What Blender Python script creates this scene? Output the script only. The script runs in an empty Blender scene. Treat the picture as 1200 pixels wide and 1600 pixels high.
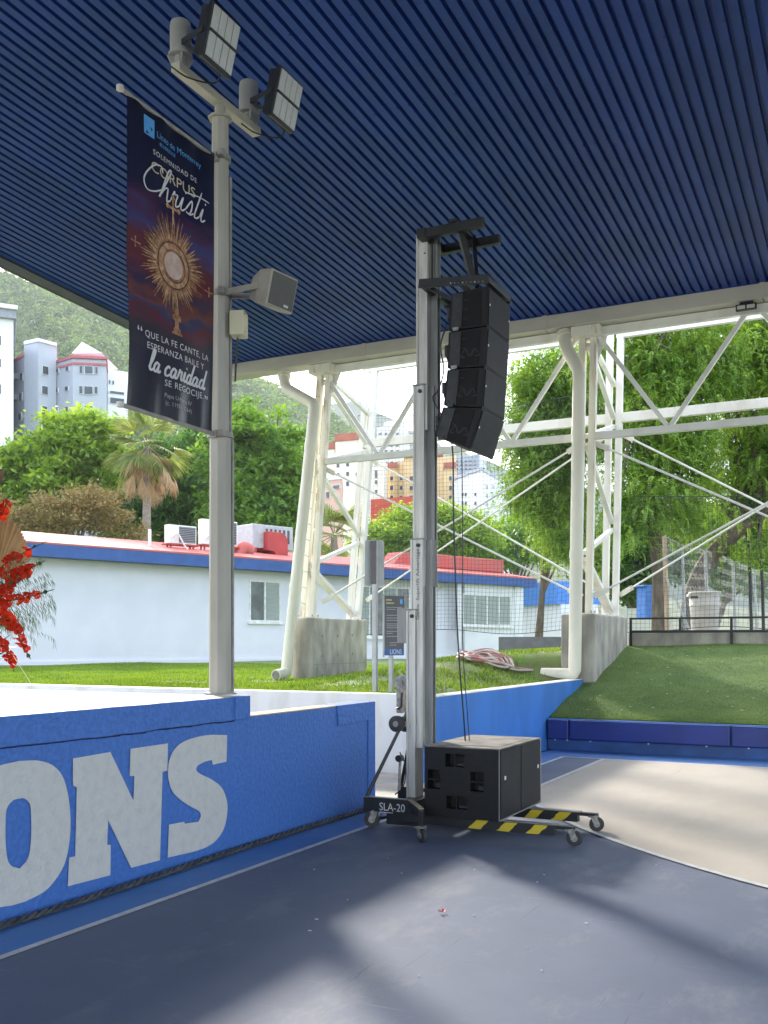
import bpy, math, random
import numpy as np
from mathutils import Vector, Matrix
from mathutils.geometry import tessellate_polygon

# ------------------------------------------------------------------ camera, sky, sun, exposure
scene = bpy.context.scene
R = math.radians
EYE = 1.55; YAW = R(26.6); FPX = 1550.0; HORIZON = 1005.0
CA, SA = math.cos(YAW), math.sin(YAW)
cam_data = bpy.data.cameras.new('camera'); cam = bpy.data.objects.new('camera', cam_data)
scene.collection.objects.link(cam); scene.camera = cam
cam.location = (0, 0, EYE); cam.rotation_euler = (R(90), 0, YAW)
cam_data.sensor_fit = 'VERTICAL'; cam_data.sensor_height = 36.0; cam_data.sensor_width = 27.0
cam_data.lens = FPX/1600*36.0; cam_data.shift_y = (HORIZON-800)/1600
cam_data.clip_start = .05; cam_data.clip_end = 20000

SUN_EL = R(23.7); SUN_AZ = R(47.3)          # azimuth measured from +y towards -x
sun_dir = Vector((-math.sin(SUN_AZ)*math.cos(SUN_EL), math.cos(SUN_AZ)*math.cos(SUN_EL), math.sin(SUN_EL)))
world = bpy.data.worlds.new('World'); scene.world = world; world.use_nodes = True
wn, wl = world.node_tree.nodes, world.node_tree.links
wn.clear()
w_out = wn.new('ShaderNodeOutputWorld'); w_bg = wn.new('ShaderNodeBackground'); w_bg.inputs[1].default_value = 0.15
sky = wn.new('ShaderNodeTexSky'); sky.sky_type = 'NISHITA'; sky.sun_disc = False
sky.sun_elevation = SUN_EL; sky.sun_rotation = -SUN_AZ
sky.air_density = 1.0; sky.dust_density = 1.2; sky.ozone_density = 1.2
tc = wn.new('ShaderNodeTexCoord'); mp = wn.new('ShaderNodeMapping'); mp.inputs['Scale'].default_value = (1, 1, 2.6)
nz = wn.new('ShaderNodeTexNoise'); nz.inputs['Scale'].default_value = 2.3; nz.inputs['Detail'].default_value = 7; nz.inputs['Roughness'].default_value = .55
cr = wn.new('ShaderNodeValToRGB'); cr.color_ramp.elements[0].position = .47; cr.color_ramp.elements[1].position = .62
mx = wn.new('ShaderNodeMix'); mx.data_type = 'RGBA'; mx.inputs[7].default_value = (11.0, 11.3, 11.8, 1)
wl.new(tc.outputs['Generated'], mp.inputs[0]); wl.new(mp.outputs[0], nz.inputs['Vector']); wl.new(nz.outputs[0], cr.inputs[0])
wl.new(cr.outputs[0], mx.inputs[0]); wl.new(sky.outputs[0], mx.inputs[6]); wl.new(mx.outputs[2], w_bg.inputs[0]); wl.new(w_bg.outputs[0], w_out.inputs[0])

sun_data = bpy.data.lights.new('sun', 'SUN'); sun_data.energy = 2.3; sun_data.angle = R(5.0); sun_data.color = (1.0, .93, .82)
sun = bpy.data.objects.new('sun', sun_data); scene.collection.objects.link(sun)
sun.rotation_euler = (-sun_dir).to_track_quat('-Z', 'Y').to_euler(); sun.location = (-30, 30, 40)
vs = scene.view_settings
vs.view_transform = 'Standard'; vs.look = 'None'; vs.gamma = 1.0; vs.exposure = 1.85
try: vs.use_curve_mapping = False
except Exception: pass
try:
    scene.cycles.max_bounces = 6; scene.cycles.diffuse_bounces = 3; scene.cycles.transparent_max_bounces = 16
except Exception: pass

random.seed(7); RNG = np.random.default_rng(7)

# ------------------------------------------------------------------ survey helpers: a sighted direction met with a real plane or distance
def P(u, v, d):
    xc = (u-600)/FPX*d
    return Vector((xc*CA-d*SA, xc*SA+d*CA, EYE+(HORIZON-v)/FPX*d))
def _dir(u, v):
    k = (u-600)/FPX
    return k*CA-SA, k*SA+CA
def PX(u, v, x): return P(u, v, x/_dir(u, v)[0])
def PY(u, v, y): return P(u, v, y/_dir(u, v)[1])
def ground(u, v, z=0): return P(u, v, (EYE-z)*FPX/(v-HORIZON))

# ------------------------------------------------------------------ materials
MATS = {}
def lin(c): return tuple(c)+(1,)
def mat(name, col, rough=.6, metal=0., var=.12, scale=6., bump=0., bscale=60., spec=.5, col2=None, lo=.4, hi=.65, det=5, emit=None, estr=0., stretch=None, coat=0.):
    if name in MATS: return MATS[name]
    m = bpy.data.materials.new(name); m.use_nodes = True
    n, l = m.node_tree.nodes, m.node_tree.links
    b = n['Principled BSDF']
    b.inputs['Roughness'].default_value = rough; b.inputs['Metallic'].default_value = metal
    b.inputs['Specular IOR Level'].default_value = spec
    if coat: b.inputs['Coat Weight'].default_value = coat
    co = n.new('ShaderNodeTexCoord'); src = co.outputs['Object']
    if stretch:
        mpn = n.new('ShaderNodeMapping'); mpn.inputs['Scale'].default_value = stretch; l.new(src, mpn.inputs[0]); src = mpn.outputs[0]
    t = n.new('ShaderNodeTexNoise'); t.inputs['Scale'].default_value = scale; t.inputs['Detail'].default_value = det; l.new(src, t.inputs['Vector'])
    r = n.new('ShaderNodeValToRGB')
    a = col2 if col2 else tuple(max(0, c*(1-var)) for c in col)
    c2 = col if col2 else tuple(min(1, c*(1+var)) for c in col)
    r.color_ramp.elements[0].color = lin(a); r.color_ramp.elements[1].color = lin(c2)
    r.color_ramp.elements[0].position = lo; r.color_ramp.elements[1].position = hi
    l.new(t.outputs[0], r.inputs[0]); l.new(r.outputs[0], b.inputs['Base Color'])
    if bump:
        t2 = n.new('ShaderNodeTexNoise'); t2.inputs['Scale'].default_value = bscale; t2.inputs['Detail'].default_value = 4; l.new(src, t2.inputs['Vector'])
        bp = n.new('ShaderNodeBump'); bp.inputs['Strength'].default_value = bump; bp.inputs['Distance'].default_value = .01
        l.new(t2.outputs[0], bp.inputs['Height']); l.new(bp.outputs[0], b.inputs['Normal'])
    if emit:
        b.inputs['Emission Color'].default_value = lin(emit); b.inputs['Emission Strength'].default_value = estr
    MATS[name] = m; return m
def scuffed(name, col, dust, rough, seed=0., stretch=(1, 1, 1), amount=.5, spec=.3):
    """worn sports paint: broad tone drift, dusty patches, fine scuff marks and a matt bumpy skin"""
    m = bpy.data.materials.new(name); m.use_nodes = True; n, l = m.node_tree.nodes, m.node_tree.links; b = n['Principled BSDF']
    b.inputs['Roughness'].default_value = rough; b.inputs['Specular IOR Level'].default_value = spec
    co = n.new('ShaderNodeTexCoord')
    def noise(scale, det, sc=(1, 1, 1), rot=0., off=0., rgh=.6, dist=0.):
        mp_ = n.new('ShaderNodeMapping'); mp_.inputs['Scale'].default_value = sc; mp_.inputs['Rotation'].default_value = (0, 0, rot); mp_.inputs['Location'].default_value = (off+seed, off, 0)
        t = n.new('ShaderNodeTexNoise'); t.inputs['Scale'].default_value = scale; t.inputs['Detail'].default_value = det; t.inputs['Roughness'].default_value = rgh; t.inputs['Distortion'].default_value = dist
        l.new(co.outputs['Object'], mp_.inputs[0]); l.new(mp_.outputs[0], t.inputs['Vector']); return t.outputs[0]
    def ramp(src, a, b_, ca_, cb):
        r = n.new('ShaderNodeValToRGB'); r.color_ramp.elements[0].position = a; r.color_ramp.elements[1].position = b_; r.color_ramp.elements[0].color = lin(ca_); r.color_ramp.elements[1].color = lin(cb); l.new(src, r.inputs[0]); return r.outputs[0]
    def mixc(f, x, y, k=1.):
        mu = n.new('ShaderNodeMath'); mu.operation = 'MULTIPLY'; mu.inputs[1].default_value = k; l.new(f, mu.inputs[0])
        q = n.new('ShaderNodeMix'); q.data_type = 'RGBA'; l.new(mu.outputs[0], q.inputs[0]); l.new(x, q.inputs[6])
        if isinstance(y, tuple): q.inputs[7].default_value = lin(y)
        else: l.new(y, q.inputs[7])
        return q.outputs[2]
    W0, W1 = (0, 0, 0), (1, 1, 1)
    base = ramp(noise(.7, 8, stretch), .3, .7, tuple(c*.86 for c in col), tuple(c*1.12 for c in col))
    c1 = mixc(ramp(noise(1.6, 10, (1, .45, 1), .5, 3.1, .72), .52, .72, W0, W1), base, dust, amount)
    c2 = mixc(ramp(noise(5, 4, (.35, 7, 1), .35, 7.7, .5, .6), .66, .74, W0, W1), c1, dust, amount*.55)
    c3 = mixc(ramp(noise(4, 5, (9, .4, 1), -.3, 1.7, .5, .8), .68, .75, W0, W1), c2, tuple(c*.6 for c in col), .5)
    c4 = mixc(ramp(noise(38, 2, (1, 1, 1), 0, 5.), .70, .76, W0, W1), c3, dust, .5)
    l.new(c4, b.inputs['Base Color'])
    rr = n.new('ShaderNodeMapRange'); rr.inputs[3].default_value = rough-.1; rr.inputs[4].default_value = rough+.15; l.new(noise(2.4, 8, off=9.), rr.inputs[0]); l.new(rr.outputs[0], b.inputs['Roughness'])
    bp = n.new('ShaderNodeBump'); bp.inputs['Strength'].default_value = .2; bp.inputs['Distance'].default_value = .004; l.new(noise(160, 3), bp.inputs['Height']); l.new(bp.outputs[0], b.inputs['Normal'])
    MATS[name] = m; return m
def leafmat(name, c1, c2, scale=.6, trans=.4, hue=.48, val=1.7):
    if name in MATS: return MATS[name]
    m = bpy.data.materials.new(name); m.use_nodes = True
    n, l = m.node_tree.nodes, m.node_tree.links
    n.clear(); out = n.new('ShaderNodeOutputMaterial')
    g = n.new('ShaderNodeNewGeometry')
    t = n.new('ShaderNodeTexNoise'); t.inputs['Scale'].default_value = scale; t.inputs['Detail'].default_value = 6; t.inputs['Roughness'].default_value = .7
    l.new(g.outputs['Position'], t.inputs['Vector'])
    ad = n.new('ShaderNodeMath'); ad.operation = 'MULTIPLY_ADD'; ad.inputs[1].default_value = .35
    l.new(g.outputs['Random Per Island'], ad.inputs[0]); l.new(t.outputs[0], ad.inputs[2])
    r = n.new('ShaderNodeValToRGB'); r.color_ramp.elements[0].position = .45; r.color_ramp.elements[1].position = .85
    r.color_ramp.elements[0].color = lin(c1); r.color_ramp.elements[1].color = lin(c2)
    l.new(ad.outputs[0], r.inputs[0])
    d = n.new('ShaderNodeBsdfPrincipled'); d.inputs['Roughness'].default_value = .55; d.inputs['Specular IOR Level'].default_value = .3
    l.new(r.outputs[0], d.inputs['Base Color'])
    tr = n.new('ShaderNodeBsdfTranslucent')
    hs = n.new('ShaderNodeHueSaturation'); hs.inputs['Saturation'].default_value = 1.15; hs.inputs['Value'].default_value = val; hs.inputs['Hue'].default_value = hue
    l.new(r.outputs[0], hs.inputs['Color']); l.new(hs.outputs[0], tr.inputs['Color'])
    mix = n.new('ShaderNodeMixShader'); mix.inputs[0].default_value = trans
    l.new(d.outputs[0], mix.inputs[1]); l.new(tr.outputs[0], mix.inputs[2]); l.new(mix.outputs[0], out.inputs[0])
    MATS[name] = m; return m

# ------------------------------------------------------------------ object helpers
COL = scene.collection
ORG = {}
def tag(o, label, cat, group=None):
    o['label'] = label; o['category'] = cat
    if group: o['group'] = group
    return o
def thing(name, label, cat, loc, group=None):
    o = bpy.data.objects.new(name, None); COL.objects.link(o); o.location = loc; o.empty_display_size = .2
    ORG[o.name] = Vector(loc); return tag(o, label, cat, group)
def origin(o): return ORG.get(o.name, Vector((0, 0, 0))) if o else Vector((0, 0, 0))
def link(name, me, m, parent=None, loc=(0, 0, 0), kind=None):
    o = bpy.data.objects.new(name, me); COL.objects.link(o)
    if m and not me.materials: me.materials.append(m)
    if parent: o.parent = parent; ORG[o.name] = origin(parent)
    else: o.location = loc; ORG[o.name] = Vector(loc)
    if kind: o['kind'] = kind
    return o
def catmull(pts, k=6):
    p = [Vector(q) for q in pts]; p = [p[0]*2-p[1]]+p+[p[-1]*2-p[-2]]; out = []
    for i in range(1, len(p)-2):
        for j in range(k):
            t = j/k
            out.append(.5*((2*p[i])+(p[i+1]-p[i-1])*t+(2*p[i-1]-5*p[i]+4*p[i+1]-p[i+2])*t*t+(3*p[i]-p[i-1]-3*p[i+1]+p[i+2])*t**3))
    out.append(p[-2]); return out
class MB:
    def __init__(s): s.v = []; s.f = []
    def add(s, vs_, fs):
        k = len(s.v); s.v += [Vector(q) for q in vs_]; s.f += [tuple(k+i for i in f) for f in fs]; return s
    def box(s, c, size, rot=None):
        c = Vector(c); h = [q/2 for q in size]; vs_ = []
        for z in (-1, 1):
            for y in (-1, 1):
                for x in (-1, 1):
                    q = Vector((x*h[0], y*h[1], z*h[2]))
                    if rot is not None: q = rot @ q
                    vs_.append(c+q)
        return s.add(vs_, [(0, 2, 3, 1), (4, 5, 7, 6), (0, 1, 5, 4), (2, 6, 7, 3), (0, 4, 6, 2), (1, 3, 7, 5)])
    def bb(s, a, b):
        return s.box([(a[i]+b[i])/2 for i in range(3)], [abs(b[i]-a[i]) for i in range(3)])
    def bar(s, a, b, w, h, up=(0, 0, 1)):
        a, b = Vector(a), Vector(b); d = (b-a).normalized(); upv = Vector(up)
        if abs(d.dot(upv)) > .99: upv = Vector((0, 1, 0))
        x = d.cross(upv).normalized(); z = x.cross(d).normalized()
        rot = Matrix((d, x, z)).transposed()
        return s.box((a+b)/2, ((b-a).length, w, h), rot)
    def tube(s, pts, r, n=8, cap=True):
        pts = [Vector(q) for q in pts]; k = len(pts); rr = r if isinstance(r, (list, tuple)) else [r]*k
        k0 = len(s.v); ref = None
        for i, p in enumerate(pts):
            d = (pts[min(i+1, k-1)]-pts[max(i-1, 0)])
            if d.length < 1e-9: d = Vector((0, 0, 1))
            d.normalize()
            if ref is None: ref = Vector((0, 0, 1)) if abs(d.z) < .9 else Vector((1, 0, 0))
            x = d.cross(ref).normalized(); y = x.cross(d).normalized(); ref = y
            for j in range(n):
                a = 2*math.pi*j/n
                s.v.append(p+x*math.cos(a)*rr[i]+y*math.sin(a)*rr[i])
        for i in range(k-1):
            for j in range(n):
                a = k0+i*n+j; b = k0+i*n+(j+1) % n
                s.f.append((a, b, b+n, a+n))
        if cap:
            s.f.append(tuple(k0+j for j in range(n))[::-1]); s.f.append(tuple(k0+(k-1)*n+j for j in range(n)))
        return s
    def cyl(s, a, b, r, n=16): return s.tube([a, b], r, n)
    def lathe(s, prof, c, n=20):
        c = Vector(c); k0 = len(s.v); k = len(prof)
        for (r, z) in prof:
            for j in range(n):
                a = 2*math.pi*j/n; s.v.append(c+Vector((r*math.cos(a), r*math.sin(a), z)))
        for i in range(k-1):
            for j in range(n):
                a = k0+i*n+j; b = k0+i*n+(j+1) % n; s.f.append((a, b, b+n, a+n))
        s.f.append(tuple(k0+j for j in range(n))[::-1]); s.f.append(tuple(k0+(k-1)*n+j for j in range(n)))
        return s
    def prism(s, poly, off):
        """poly: list of 3D points (planar), extruded by vector off"""
        n = len(poly); off = Vector(off); pl = [Vector(q) for q in poly]
        tri = tessellate_polygon([pl])
        k = len(s.v); s.v += pl+[q+off for q in pl]
        for t in tri: s.f.append((k+t[0], k+t[1], k+t[2])); s.f.append((k+n+t[2], k+n+t[1], k+n+t[0]))
        for i in range(n):
            j = (i+1) % n; s.f.append((k+i, k+j, k+n+j, k+n+i))
        return s
    def flat(s, loops):
        loops = [[Vector(q) for q in lp] for lp in loops]; tri = tessellate_polygon(loops)
        k = len(s.v); s.v += [q for lp in loops for q in lp]
        s.f += [(k+a, k+b, k+c) for a, b, c in tri]; return s
    def mesh(s, name, org=Vector((0, 0, 0)), smooth=False):
        me = bpy.data.meshes.new(name); me.from_pydata([tuple(q-org) for q in s.v], [], s.f)
        if smooth: me.shade_smooth()
        me.update(); return me
    def build(s, name, m, parent=None, smooth=False, bevel=0., kind=None, loc=(0, 0, 0)):
        org = origin(parent) if parent else Vector(loc)
        me = s.mesh(name, org, smooth)
        o = link(name, me, m, parent, loc, kind)
        import bmesh
        bm = bmesh.new(); bm.from_mesh(me); bmesh.ops.recalc_face_normals(bm, faces=bm.faces); bm.to_mesh(me); bm.free()
        if smooth:
            try: me.set_sharp_from_angle(angle=R(40))
            except Exception: pass
        if bevel:
            md = o.modifiers.new('bevel', 'BEVEL'); md.width = bevel; md.segments = 2; md.limit_method = 'ANGLE'
        return o
def npmesh(name, V, Fq, m, parent=None, kind=None, smooth=False, loc=(0, 0, 0)):
    """V (n,3) float, Fq (m,k) int"""
    org = np.array(origin(parent) if parent else Vector(loc))
    me = bpy.data.meshes.new(name); n = len(V); k = Fq.shape[1]
    me.vertices.add(n); me.vertices.foreach_set('co', (V-org).astype(np.float32).ravel())
    me.loops.add(Fq.size); me.loops.foreach_set('vertex_index', Fq.astype(np.int32).ravel())
    me.polygons.add(len(Fq)); me.polygons.foreach_set('loop_start', (np.arange(len(Fq))*k).astype(np.int32))
    try: me.polygons.foreach_set('loop_total', np.full(len(Fq), k, np.int32))
    except Exception: pass
    me.update(calc_edges=True); me.validate()
    if smooth: me.shade_smooth()
    return link(name, me, m, parent, loc, kind)
def child(name, me, parent, offset=(0, 0, 0), m=None):
    """a repeated piece sharing mesh data; mesh is in its own local frame"""
    o = bpy.data.objects.new(name, me); COL.objects.link(o)
    if m and not me.materials: me.materials.append(m)
    o.parent = parent; o.location = Vector(offset)-origin(parent); ORG[o.name] = origin(parent); return o
def copy_thing(root, delta, label, group=None):
    r = root.copy(); COL.objects.link(r); r.location = root.location+Vector(delta); ORG[r.name] = Vector(r.location)
    r['label'] = label
    if group: r['group'] = group
    def rec(a, b):
        for ch in a.children:
            c = ch.copy(); COL.objects.link(c); c.parent = b; ORG[c.name] = Vector(r.location); rec(ch, c)
    rec(root, r); return r
def struct(o): o['kind'] = 'structure'; return o

def text_mesh(s_, size, shear=0., spacing=1., align='CENTER'):
    cu = bpy.data.curves.new('txt', 'FONT'); cu.body = s_; cu.size = size; cu.align_x = align; cu.shear = shear; cu.space_character = spacing; cu.resolution_u = 4
    o = bpy.data.objects.new('txt', cu); COL.objects.link(o)
    bpy.context.view_layer.update()
    me = bpy.data.meshes.new_from_object(o.evaluated_get(bpy.context.evaluated_depsgraph_get()))
    bpy.data.objects.remove(o); bpy.data.curves.remove(cu); return me
def text_on(name, s_, size, o0, right, up, m, parent, shear=0., spacing=1., align='CENTER', warp=None, width=None, bold=0.):
    me = text_mesh(s_, size, shear, spacing, align); right, up = Vector(right), Vector(up); o0 = Vector(o0); org = origin(parent)
    k = 1.
    if width:
        xs = [v.co.x for v in me.vertices]; k = width/(max(xs)-min(xs))
    for v in me.vertices:
        q = o0+right*v.co.x*k+up*v.co.y
        if warp: q = warp(q)
        v.co = q-org
    me.update(); me.materials.clear()
    return link(name, me, m, parent)
STROKE = {
 'C': ([[(1.6, 1.8), (1.35, 2.2), (.8, 2.0), (.3, 1.2), (.2, .5), (.6, 0), (1.2, .15), (1.8, .6)]], 1.65),
 'h': ([[(0, 0), (.35, 1.2), (.6, 2.3), (.38, 2.2), (.18, .9), (.08, 0)], [(.1, .2), (.35, .8), (.6, .95), (.65, .5), (.72, 0), (1.0, .2)]], .98),
 'r': ([[(0, .2), (.2, 1.05), (.27, .85), (.52, .9), (.47, .4), (.55, 0), (.85, .25)]], .8),
 'i': ([[(0, .25), (.2, 1), (.15, .2), (.3, 0), (.55, .25)], [(.3, 1.4), (.36, 1.52)]], .53),
 's': ([[(0, .2), (.4, 1.1), (.52, .55), (.4, .05), (.1, .1), (.45, 0), (.75, .25)]], .72),
 't': ([[(.4, 2.2), (.12, .3), (.27, 0), (.55, .25)], [(-.9, 1.5), (.2, 1.75), (1.2, 1.75)]], .55),
 'l': ([[(0, .2), (.35, 1.3), (.45, 2.1), (.25, 2.0), (.12, .4), (.27, 0), (.55, .2)]], .55),
 'a': ([[(.6, .8), (.35, .97), (.1, .6), (.1, .15), (.35, 0), (.6, .5), (.65, .95), (.6, .2), (.75, 0), (1.0, .25)]], .95),
 'c': ([[(.6, .8), (.4, 1), (.1, .6), (.15, .1), (.4, 0), (.8, .25)]], .75),
 'd': ([[(.6, .8), (.35, .97), (.1, .6), (.1, .15), (.35, 0), (.6, .5), (.85, 2.1), (.63, .3), (.76, 0), (1.0, .25)]], .95),
 ' ': ([], .55)}
def script_on(name, word, height, width, o0, right, up, m, parent, pen, warp=None, shear=.22):
    """joined-up handwriting as flat ribbons, centred on o0"""
    x = 0; paths = []
    for ch in word:
        st, adv = STROKE[ch]
        for p in st: paths.append([(q[0]+x+shear*q[1], q[1]) for q in p])
        x += adv
    kx = width/x; ky = height/2.1; mb = MB(); right, up, o0 = Vector(right), Vector(up), Vector(o0)
    for p in paths:
        c = catmull([(a*kx-width/2, b*ky, 0) for a, b in p], 5); L = []
        for i, q in enumerate(c):
            d = (c[min(i+1, len(c)-1)]-c[max(i-1, 0)]); d.normalize(); nn = Vector((-d.y, d.x, 0))
            w = pen*(.55+.45*abs(d.y))*(.5 if i in (0, len(c)-1) else 1)
            for sg in (-1, 1):
                e = q+nn*w*sg; z = o0+right*e.x+up*e.y
                L.append(warp(z) if warp else z)
        mb.add(L, [(2*i, 2*i+1, 2*i+3, 2*i+2) for i in range(len(c)-1)])
    return mb.build(name, m, parent)

# ================================================================== SETTING
M_white = mat('white_paint', (.78, .77, .73), .55, col2=(.64, .61, .55), scale=3, bump=.15, bscale=30, lo=.28, hi=.5, stretch=(1, 1, .4), det=7)
M_cream = mat('cream_steel', (.78, .75, .66), .5, col2=(.50, .38, .22), scale=4, lo=.30, hi=.45, stretch=(2, 2, .35), det=7)
M_blue = mat('blue_wall_paint', (.045, .150, .47), .6, var=.10, scale=30, bump=1.0, bscale=30, det=8)
M_lblue = scuffed('light_blue_court', (.075, .20, .48), (.20, .30, .50), .6, 2.)
M_court = scuffed('slate_court', (.142, .168, .235), (.30, .305, .325), .66, amount=.62)
M_sand = scuffed('sand_court', (.52, .465, .39), (.62, .58, .51), .7, 4.2, (1, .35, 1))
M_line = mat('court_line', (.62, .62, .60), .5, var=.12, scale=14)
M_conc = mat('raw_concrete', (.50, .47, .41), .85, col2=(.25, .235, .205), scale=3.0, bump=.5, bscale=25, lo=.3, hi=.7, det=9, stretch=(1.6, 1.6, .6))
M_earth = mat('earth', (.16, .17, .08), .95, var=.3, scale=.3)
M_black = mat('black_steel', (.012, .012, .013), .45, var=.2, scale=10)

# ground sheet out to the horizon
g = MB().add([(-3000, -600, -.06), (1500, -600, -.06), (1500, 6000, -.06), (-3000, 6000, -.06)], [(0, 1, 2, 3)])
struct(g.build('ground', M_earth))
# court: slate slab, painted zones laid on it as thin sheets
def sheet(name, poly, z, m, parent=None): return MB().flat([[(x, y, z) for x, y in poly]]).build(name, m, parent)
court = struct(MB().bb((-4.285, -14, -.05), (14, 14.3, 0)).build('court_floor', M_court))
sheet('painted_border', [(-4.28, -14), (-3.90, -14), (-3.90, 14.2), (-4.28, 14.2)], .004, M_lblue, court)
sheet('painted_border', [(-3.90, 13.20), (13.9, 13.20), (13.9, 14.2), (-3.90, 14.2)], .004, M_lblue, court)
sheet('court_line', [(-3.90, -14), (-3.85, -14), (-3.85, 13.20), (-3.90, 13.20)], .004, M_line, court)
sheet('court_line', [(-3.85, 13.15), (13.9, 13.15), (13.9, 13.20), (-3.85, 13.20)], .004, M_line, court)
acx, acy, ar = 4.2, 13.6, 8.42
def arc(r, a0, a1, n=48): return [(acx+r*math.cos(a0+(a1-a0)*i/n), acy+r*math.sin(a0+(a1-a0)*i/n)) for i in range(n+1)]
A0 = math.pi+math.asin(3.83/8.42); A1 = 3*math.pi-A0
sand = [(-3.3, 13.15)]+arc(ar, A0, A1)+[(11.7, 13.15)]
sheet('sand_key', sand, .004, M_sand, court)
ring = MB()
o_, i_ = [(-3.335, 13.15)]+arc(ar+.03, A0, A1)+[(11.735, 13.15)], [(-3.275, 13.15)]+arc(ar-.025, A0, A1)+[(11.675, 13.15)]
for k in range(len(o_)-1):
    ring.add([(o_[k][0], o_[k][1], .008), (o_[k+1][0], o_[k+1][1], .008), (i_[k+1][0], i_[k+1][1], .008), (i_[k][0], i_[k][1], .008)], [(0, 1, 2, 3)])
ring.build('three_point_line', M_line, court)
# walkway between stage and retaining wall
struct(MB().bb((-12, 6.3, -.05), (-4.285, 10.6, .006)).build('walkway', mat('walkway_cement', (.55, .50, .42), .8, var=.15, scale=3, bump=.3)))

# ---- stage with painted front, cap band and low end wall
stage = thing('stage', 'raised concrete stage with blue painted front and large white letters', 'stage', (-4.285, 6.0, 0))
XS = -4.285
M_stagefloor = mat('stage_floor', (.43, .38, .285), .75, var=.14, scale=4, bump=.2, bscale=40, stretch=(.5, 3, 1))
MB().bb((-14, -8, .0), (XS, 6.235, 1.146)).build('wall', M_blue, stage)
MB().bb((-14, -8, 1.146), (XS+.012, 6.235, 1.152)).build('stage_floor', M_stagefloor, stage)
mb = MB(); y = -8.0; random.seed(3)
# the cap band with its slightly ragged lower edge
ys = [-8+.12*i for i in range(int(14.05/.12))]+[6.07]
low = [.975+.010*random.random()-.004*math.sin(q*3) for q in ys]
prof = [(XS+.022, q, l) for q, l in zip(ys, low)]+[(XS+.022, q, 1.151+.003*random.random()) for q in reversed(ys)]
mb.prism(prof, (-.02, 0, 0)); mb.build('cap_band', M_blue, stage)
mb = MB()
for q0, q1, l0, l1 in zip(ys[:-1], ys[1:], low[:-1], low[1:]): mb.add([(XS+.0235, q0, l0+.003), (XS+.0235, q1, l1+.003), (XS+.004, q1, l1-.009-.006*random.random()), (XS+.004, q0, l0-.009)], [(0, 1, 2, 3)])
mb.build('joint_shade_line', mat('joint_shade', (.02, .03, .07), .9), stage)  # shadow line at the joint under the cap, painted as a dark strip
MB().bb((XS-.01, 6.05, .985), (XS+.034, 6.24, 1.155)).build('cap_end_block', M_blue, stage, bevel=.004)
MB().bb((XS-.2, 6.237, 0), (XS, 8.354, .99)).build('low_wall', M_blue, stage, bevel=.012)
MB().bb((XS-.205, 6.24, .99), (XS-.004, 7.65, .999)).build('low_wall_coping', M_stagefloor, stage)
mb = MB(); mb.prism([(XS, 7.62, .994), (XS, 8.352, .994), (XS, 8.352, .02), (XS, 8.21, .02), (XS, 8.21, .83), (XS, 7.64, .82)], (.012, 0, 0)); mb.build('plaster_patch', M_blue, stage, bevel=.004)
MB().bb((XS-.21, 7.62, .988), (XS+.008, 8.356, 1.0)).build('plaster_top', M_blue, stage, bevel=.004)
# lettering sighted on the wall plane
M_letter = mat('letter_paint', (.56, .55, .52), .7, col2=(.50, .495, .48), lo=.3, hi=.55, scale=16, bump=.8, bscale=42, det=8)
def wallpts(pts): return [PX(u/2, 1040+v/2, XS+.006) for u, v in pts]
N_ = [(228,290),(345,270),(417,422),(420,345),(405,345),(408,260),(525,243),(523,328),(508,332),(500,608),(410,632),(338,483),(335,560),(346,560),(345,655),(212,690),(216,600),(235,596),(240,380),(228,375)]
S_ = [(710,217),(708,300),(665,310),(662,295),(640,300),(618,312),(613,325),(625,338),(660,355),(690,378),(706,410),(711,450),(703,500),(685,535),(655,562),(610,580),(524,600),(528,497),(575,488),(578,494),(620,488),(628,470),(622,455),(590,437),(555,412),(535,385),(525,345),(528,300),(545,262),(575,237),(620,222),(660,216)]
def letter(polys): return MB().flat(polys).build('painted_letter', M_letter, stage)
letter([wallpts(N_)]); letter([wallpts(S_)[:1]+wallpts(S_)[1:5]+catmull(wallpts(S_)[5:17], 4)+wallpts(S_)[17:21]+catmull(wallpts(S_)[21:], 4)])
Oo = wallpts([(60,298),(120,297),(165,312),(195,345),(212,400),(220,470),(218,540),(205,610),(180,660),(140,705),(80,737)])
Oi = wallpts([(58,416),(75,415),(92,430),(97,460),(97,540),(88,600),(62,634)])
yc = Oi[0].y
Oo, Oi = catmull(Oo, 5), catmull(Oi, 5)
def mirror(pts): return [Vector((q.x, 2*yc-q.y, q.z)) for q in reversed(pts) if q.y > yc+.03]
letter([Oo+mirror(Oo), Oi+mirror(Oi)])
yl = 2*yc-max(q.y for q in Oo)-.12
def slab(pts): return [Vector((XS+.006, a, b)) for a, b in pts]
letter([slab([(yl-.42, .12), (yl, .12), (yl, .30), (yl-.07, .30), (yl-.07, .70), (yl, .70), (yl, .88), (yl-.42, .88), (yl-.42, .70), (yl-.35, .70), (yl-.35, .30), (yl-.42, .30)])])
yl -= .54
letter([slab([(yl-.72, .12), (yl, .12), (yl, .45), (yl-.16, .45), (yl-.16, .30), (yl-.36, .30), (yl-.36, .70), (yl-.26, .70), (yl-.26, .88), (yl-.72, .88), (yl-.72, .70), (yl-.64, .70), (yl-.64, .30), (yl-.72, .30)])])

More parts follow.
